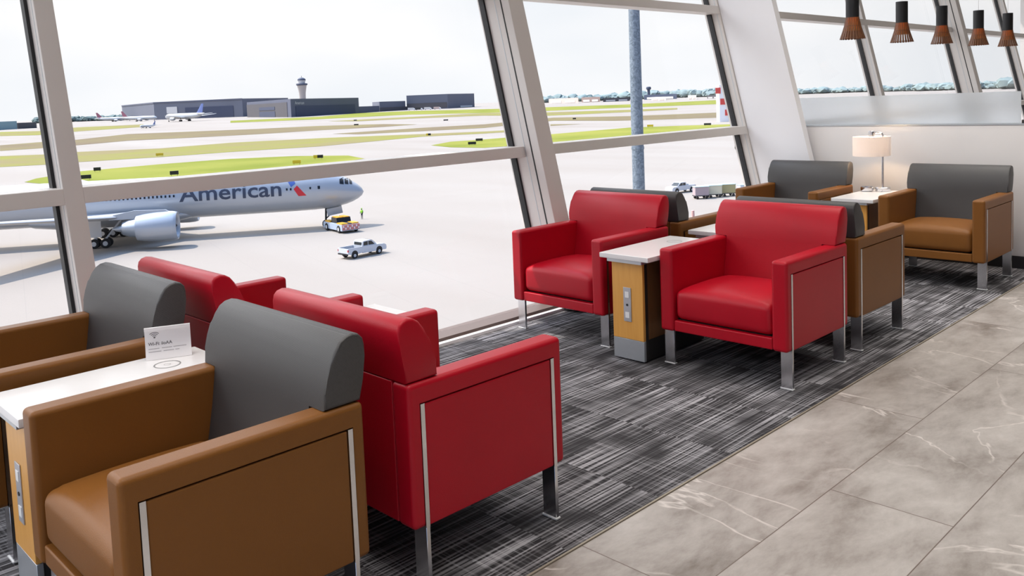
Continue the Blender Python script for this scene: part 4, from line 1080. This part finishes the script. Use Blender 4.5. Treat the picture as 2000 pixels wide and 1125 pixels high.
# ------------------------------------------------------------------ baggage carts, barrel, checkered hut, signs
def make_cart(m):
    t = thing('baggage_cart', None, 'baggage cart')
    bm = B(); box(bm, (0, 0, .55), (2.5, 1.6, .14)); tube(bm, [(1.2, 0, .5), (1.4, 0, .45)], .05, 6); obj('deck', bm, M_bay, t)
    bm = B(); box(bm, (0, 0, 1.35), (2.4, 1.5, 1.45)); obj('curtain', bm, m, t)
    bm = B(); box(bm, (0, 0, 2.12), (2.55, 1.65, .10)); obj('canopy', bm, mat('pale_teal_canopy', (0.50, 0.66, 0.66, 1), 0.6) if 'pale_teal_canopy' not in bpy.data.materials else bpy.data.materials['pale_teal_canopy'], t)
    for x in (-.8, .8):
        for s in (1, -1):
            bm = B(); wheel(bm, (x, s * .7, .24), .24, .18); obj('wheel', bm, M_tyre, t)
    return t
carts = [((125.9, 82.3), mat('pinkish_grey_curtain', (0.42, 0.33, 0.34, 1), 0.8), 'pinkish grey baggage cart, first of the train behind the red chairs'),
         ((128.6, 81.4), mat('cream_curtain', (0.66, 0.60, 0.44, 1), 0.8), 'cream baggage cart behind the pinkish grey one'),
         ((131.2, 80.3), mat('olive_curtain', (0.38, 0.33, 0.16, 1), 0.8), 'olive baggage cart, third of the train'),
         ((131.6, 77.0), mat('pale_blue_curtain', (0.62, 0.66, 0.72, 1), 0.8), 'pale blue white baggage cart, last of the train by the far armchair')]
for (x, y), m, lab in carts:
    c = make_cart(m); c.location = (x, y, G); c.rotation_euler = (0, 0, math.radians(-38)); tag(c, lab, 'baggage cart', 'baggage carts in a train')
bm = B(); lathe(bm, [(.30, 0), (.30, .05), (.24, .08), (.22, .95), (.12, 1.0)], 16)
o = obj('traffic_barrel', bm, mat('faded_pink_plastic', (0.62, 0.36, 0.32, 1), 0.6), loc=(106.3, 70.9, G)); tag(o, 'faded pink barrel alone on the apron in front of the baggage carts', 'barrel')
# checkered hut
hx, hy = 450.7, 278.0; hz = tz(hx, hy); ang = math.atan2(-.70, .71)
ck = thing('checkered_tower', 'red and white checkered airfield hut at the right edge of the middle window', 'hut', (hx, hy, hz), ang)
bm = B(); box(bm, (1.6, 4, 11), (7.0, 8, 22)); obj('walls', bm, M_white, ck)
bm = B()
for ix, iz in ((0, 5), (1, 3.0), (2, 1.0)): box(bm, (-2.6 + ix * 2.7, -.1, 2.2 + iz * 3.3), (3.0, .3, 3.6))
obj('red_checks', bm, mat('signal_red', (0.65, 0.06, 0.05, 1), 0.6), ck)
M_sgn = mat('sign_black', (0.012, 0.012, 0.012, 1), 0.5); M_sgy = mat('sign_yellow', (0.75, 0.52, 0.02, 1), 0.5)
signs = [((101.1, 299.6), 2.2, 'b', 'on the near island edge left of its yellow sign'), ((85.8, 264.6), 3.2, 'b', 'long and low by the leftmost mullion'), ((150.6, 369.5), 3.0, 'y', 'between the two middle grass strips'), ((105.3, 248.8), 2.4, 'b', 'at the near edge of the island behind the airliner titles'),
         ((166.0, 268.2), 3.4, 'by', 'on the island above the airliner nose'), ((146.4, 249.8), 2.6, 'y', 'at the island edge above the airliner nose'), ((300.7, 371.6), 2.6, 'by', 'on the broad grass strip right of centre'), ((242.4, 270.7), 3.4, 'b', 'nearer of two on the right island'),
         ((263.5, 289.3), 3.2, 'b', 'farther of two on the right island'), ((521.5, 617.7), 4.4, 'b', 'on the far thin strip before the right hangar'), ((555.2, 815.4), 3.6, 'b', 'far off below the middle hangar'), ((438.0, 642.1), 4.0, 'b', 'at the end of the long dry strip'),
         ((513.7, 451.1), 2.6, 'b', 'on the dry strip left of the mast'), ((387.5, 284.9), 3.4, 'y', 'on the island just right of the mast'), ((401.3, 257.1), 3.8, 'b', 'at the right end of the island behind the mast'), ((238.4, 142.2), 1.4, 'b', 'alone on pavement near the window column')]
for (x, y), w, k, lab in signs:
    t = thing('taxiway_sign', ('yellow' if k == 'y' else 'black and yellow' if k == 'by' else 'black') + ' taxiway sign ' + lab, 'sign', (x, y, tz(x, y) + 0.1), math.atan2(y, x) + PI / 2, 'airfield taxiway signs')
    h = 1.1
    def seg_(a, b_, m):
        bm = B(); box(bm, ((a + b_) / 2, 0, .35 + h / 2), (b_ - a, .3, h)); return obj('sign_panel', bm, m, t)
    if k == 'by': seg_(-w / 2, w * .1, M_sgn); seg_(w * .1, w / 2, M_sgy)
    else: seg_(-w / 2, w / 2, M_sgn if k == 'b' else M_sgy)
    bm = B(); box(bm, (-w * .35, 0, .2), (.1, .1, .4)); obj('post', bm, M_bay, t)
    bm = B(); box(bm, (w * .35, 0, .2), (.1, .1, .4)); obj('post', bm, M_bay, t)
# vehicles along the right hangar foot
vs_ = [(0.12, M_pale, 'white'), (0.30, M_bay, 'dark'), (0.52, M_pale, 'pale'), (0.75, M_pinkb, 'orange pink')]
for u, m, cn in vs_:
    x, y = H2[0] + (H3[0] - H2[0]) * u, H2[1] + (H3[1] - H2[1]) * u
    k = 0.96; x, y = x * k, y * k
    t = thing('service_truck', '%s service truck standing before the rightmost hangar' % cn, 'truck', (x, y, tz(x, y)), math.atan2(H3[1] - H2[1], H3[0] - H2[0]))
    bm = B(); box(bm, (-2.5, 0, 3.2), (13, 4, 5)); obj('box_body', bm, m, t)
    bm = B(); prism(bm, [(4.2, .8), (4.2, 4.2), (6.0, 4.0), (7.2, 2.6), (7.4, .8)], 'y', -2, 2); obj('cab', bm, M_white, t)
    for wx in (-6.5, 5.5):
        for s in (1, -1):
            bm = B(); wheel(bm, (wx, s * 1.9, .8), .8, .5); obj('wheel', bm, M_tyre, t)

# ------------------------------------------------------------------ light
sun = bpy.data.lights.new('sun', 'SUN'); sun.energy = 5.3; sun.angle = math.radians(0.45); sun.color = (1.0, 0.935, 0.85)
so = bpy.data.objects.new('sun', sun); COL.objects.link(so)
el = math.radians(58.6); h = Vector((-0.483, 0.876, 0)).normalized()
tosun = Vector((h.x * math.cos(el), h.y * math.cos(el), math.sin(el)))
so.rotation_euler = tosun.to_track_quat('Z', 'Y').to_euler(); so.location = (0, 30, 40)
w = bpy.data.worlds.new('sky'); sc.world = w; w.use_nodes = True; nt = w.node_tree
bg = nt.nodes['Background']
tc = N(nt, 'ShaderNodeTexCoord'); mp = N(nt, 'ShaderNodeMapping'); mp.inputs['Scale'].default_value = (1.6, 1.6, 4.5)
nz = N(nt, 'ShaderNodeTexNoise'); nz.inputs['Scale'].default_value = 1.3; nz.inputs['Detail'].default_value = 3
nt.links.new(tc.outputs['Generated'], mp.inputs['Vector']); nt.links.new(mp.outputs['Vector'], nz.inputs['Vector'])
r = N(nt, 'ShaderNodeValToRGB'); r.color_ramp.elements[0].position = 0.36; r.color_ramp.elements[1].position = 0.56
r.color_ramp.elements[0].color = (0.93, 0.965, 1.0, 1); r.color_ramp.elements[1].color = (1.06, 1.06, 1.06, 1)
nt.links.new(nz.outputs['Fac'], r.inputs['Fac']); bg.inputs['Strength'].default_value = 1.0
sp = N(nt, 'ShaderNodeSeparateXYZ'); nt.links.new(tc.outputs['Generated'], sp.inputs[0])
mr = N(nt, 'ShaderNodeMapRange', interpolation_type='SMOOTHSTEP'); mr.inputs['From Min'].default_value = 0.45; mr.inputs['From Max'].default_value = 0.95
nt.links.new(sp.outputs['Z'], mr.inputs['Value'])
bk = N(nt, 'ShaderNodeMapRange', interpolation_type='SMOOTHSTEP'); bk.inputs['From Min'].default_value = 0.15; bk.inputs['From Max'].default_value = -0.45
nt.links.new(sp.outputs['Y'], bk.inputs['Value'])
mxm = N(nt, 'ShaderNodeMath', operation='MAXIMUM'); nt.links.new(mr.outputs['Result'], mxm.inputs[0]); nt.links.new(bk.outputs['Result'], mxm.inputs[1])
mx = N(nt, 'ShaderNodeMix', data_type='RGBA'); mx.inputs['B'].default_value = (0.20, 0.34, 0.62, 1)
nt.links.new(mxm.outputs[0], mx.inputs['Factor']); nt.links.new(r.outputs['Color'], mx.inputs['A']); nt.links.new(mx.outputs['Result'], bg.inputs['Color'])
# bright hazy glow high up around the sun
dt = N(nt, 'ShaderNodeVectorMath', operation='DOT_PRODUCT'); dt.inputs[1].default_value = tosun
nt.links.new(tc.outputs['Generated'], dt.inputs[0])
gl = N(nt, 'ShaderNodeMapRange', interpolation_type='SMOOTHSTEP'); gl.inputs['From Min'].default_value = 0.25; gl.inputs['From Max'].default_value = 1.0
gl.inputs['To Max'].default_value = 1.0; nt.links.new(dt.outputs['Value'], gl.inputs['Value'])
ze = N(nt, 'ShaderNodeMapRange', interpolation_type='SMOOTHSTEP'); ze.inputs['From Min'].default_value = 0.215; ze.inputs['From Max'].default_value = 0.45
nt.links.new(sp.outputs['Z'], ze.inputs['Value'])
gm_ = N(nt, 'ShaderNodeMath', operation='MULTIPLY'); nt.links.new(gl.outputs['Result'], gm_.inputs[0]); nt.links.new(ze.outputs['Result'], gm_.inputs[1])
ga = N(nt, 'ShaderNodeMath', operation='MULTIPLY_ADD'); nt.links.new(gm_.outputs[0], ga.inputs[0]); ga.inputs[1].default_value = 3.6; ga.inputs[2].default_value = 0.90
nt.links.new(ga.outputs[0], bg.inputs['Strength'])

def area(name, loc, sx, sy, power, col, rot=(0, 0, 0)):
    l = bpy.data.lights.new(name, 'AREA'); l.shape = 'RECTANGLE'; l.size = sx; l.size_y = sy; l.energy = power; l.color = col; l.spread = math.radians(95)
    o = bpy.data.objects.new(name, l); COL.objects.link(o); o.location = loc; o.rotation_euler = rot
    return o
for x in (-2.5, 1.0, 4.5, 8.0, 12.0, 16.0):
    for y, p in ((-1.6, 13), (1.0, 21), (3.0, 14)):
        area('ceiling_and_fill_light', (x, y, ZC - 0.03), 2.6, 1.6, p, (1.0, 0.95, 0.88))

area('ceiling_and_fill_light', (5.3, 2.2, ZC - 0.05), 0.8, 2.6, 22, (1.0, 0.96, 0.92), (0, -math.radians(32), 0))  # added fill lamp, tilted at the half wall to brighten it
# ------------------------------------------------------------------ camera
cam = bpy.data.cameras.new('camera'); co = bpy.data.objects.new('camera', cam); COL.objects.link(co); sc.camera = co
Rr_ = (0.7113011, -0.7017850, -0.0393507); Uu = (0.0836333, 0.0289150, 0.9960771); Ff = (0.6978941, 0.7118017, -0.0792599)
co.matrix_world = Matrix(((Rr_[0], Uu[0], -Ff[0], 0), (Rr_[1], Uu[1], -Ff[1], 0), (Rr_[2], Uu[2], -Ff[2], 1.4611), (0, 0, 0, 1)))
cam.sensor_width = 36; cam.lens = 36 * 1678.2 / 2000; cam.shift_y = -(562.5 - 331.42) / 2000
cam.clip_start = 0.05; cam.clip_end = 20000
vs = sc.view_settings
sc.display_settings.display_device = 'sRGB'
vs.view_transform = 'Standard'; vs.look = 'None'; vs.exposure = 0.2; vs.gamma = 1.0; vs.use_curve_mapping = False
sc.cycles.max_bounces = 8; sc.cycles.transparent_max_bounces = 16
sc.cycles.sample_clamp_indirect = 6.0
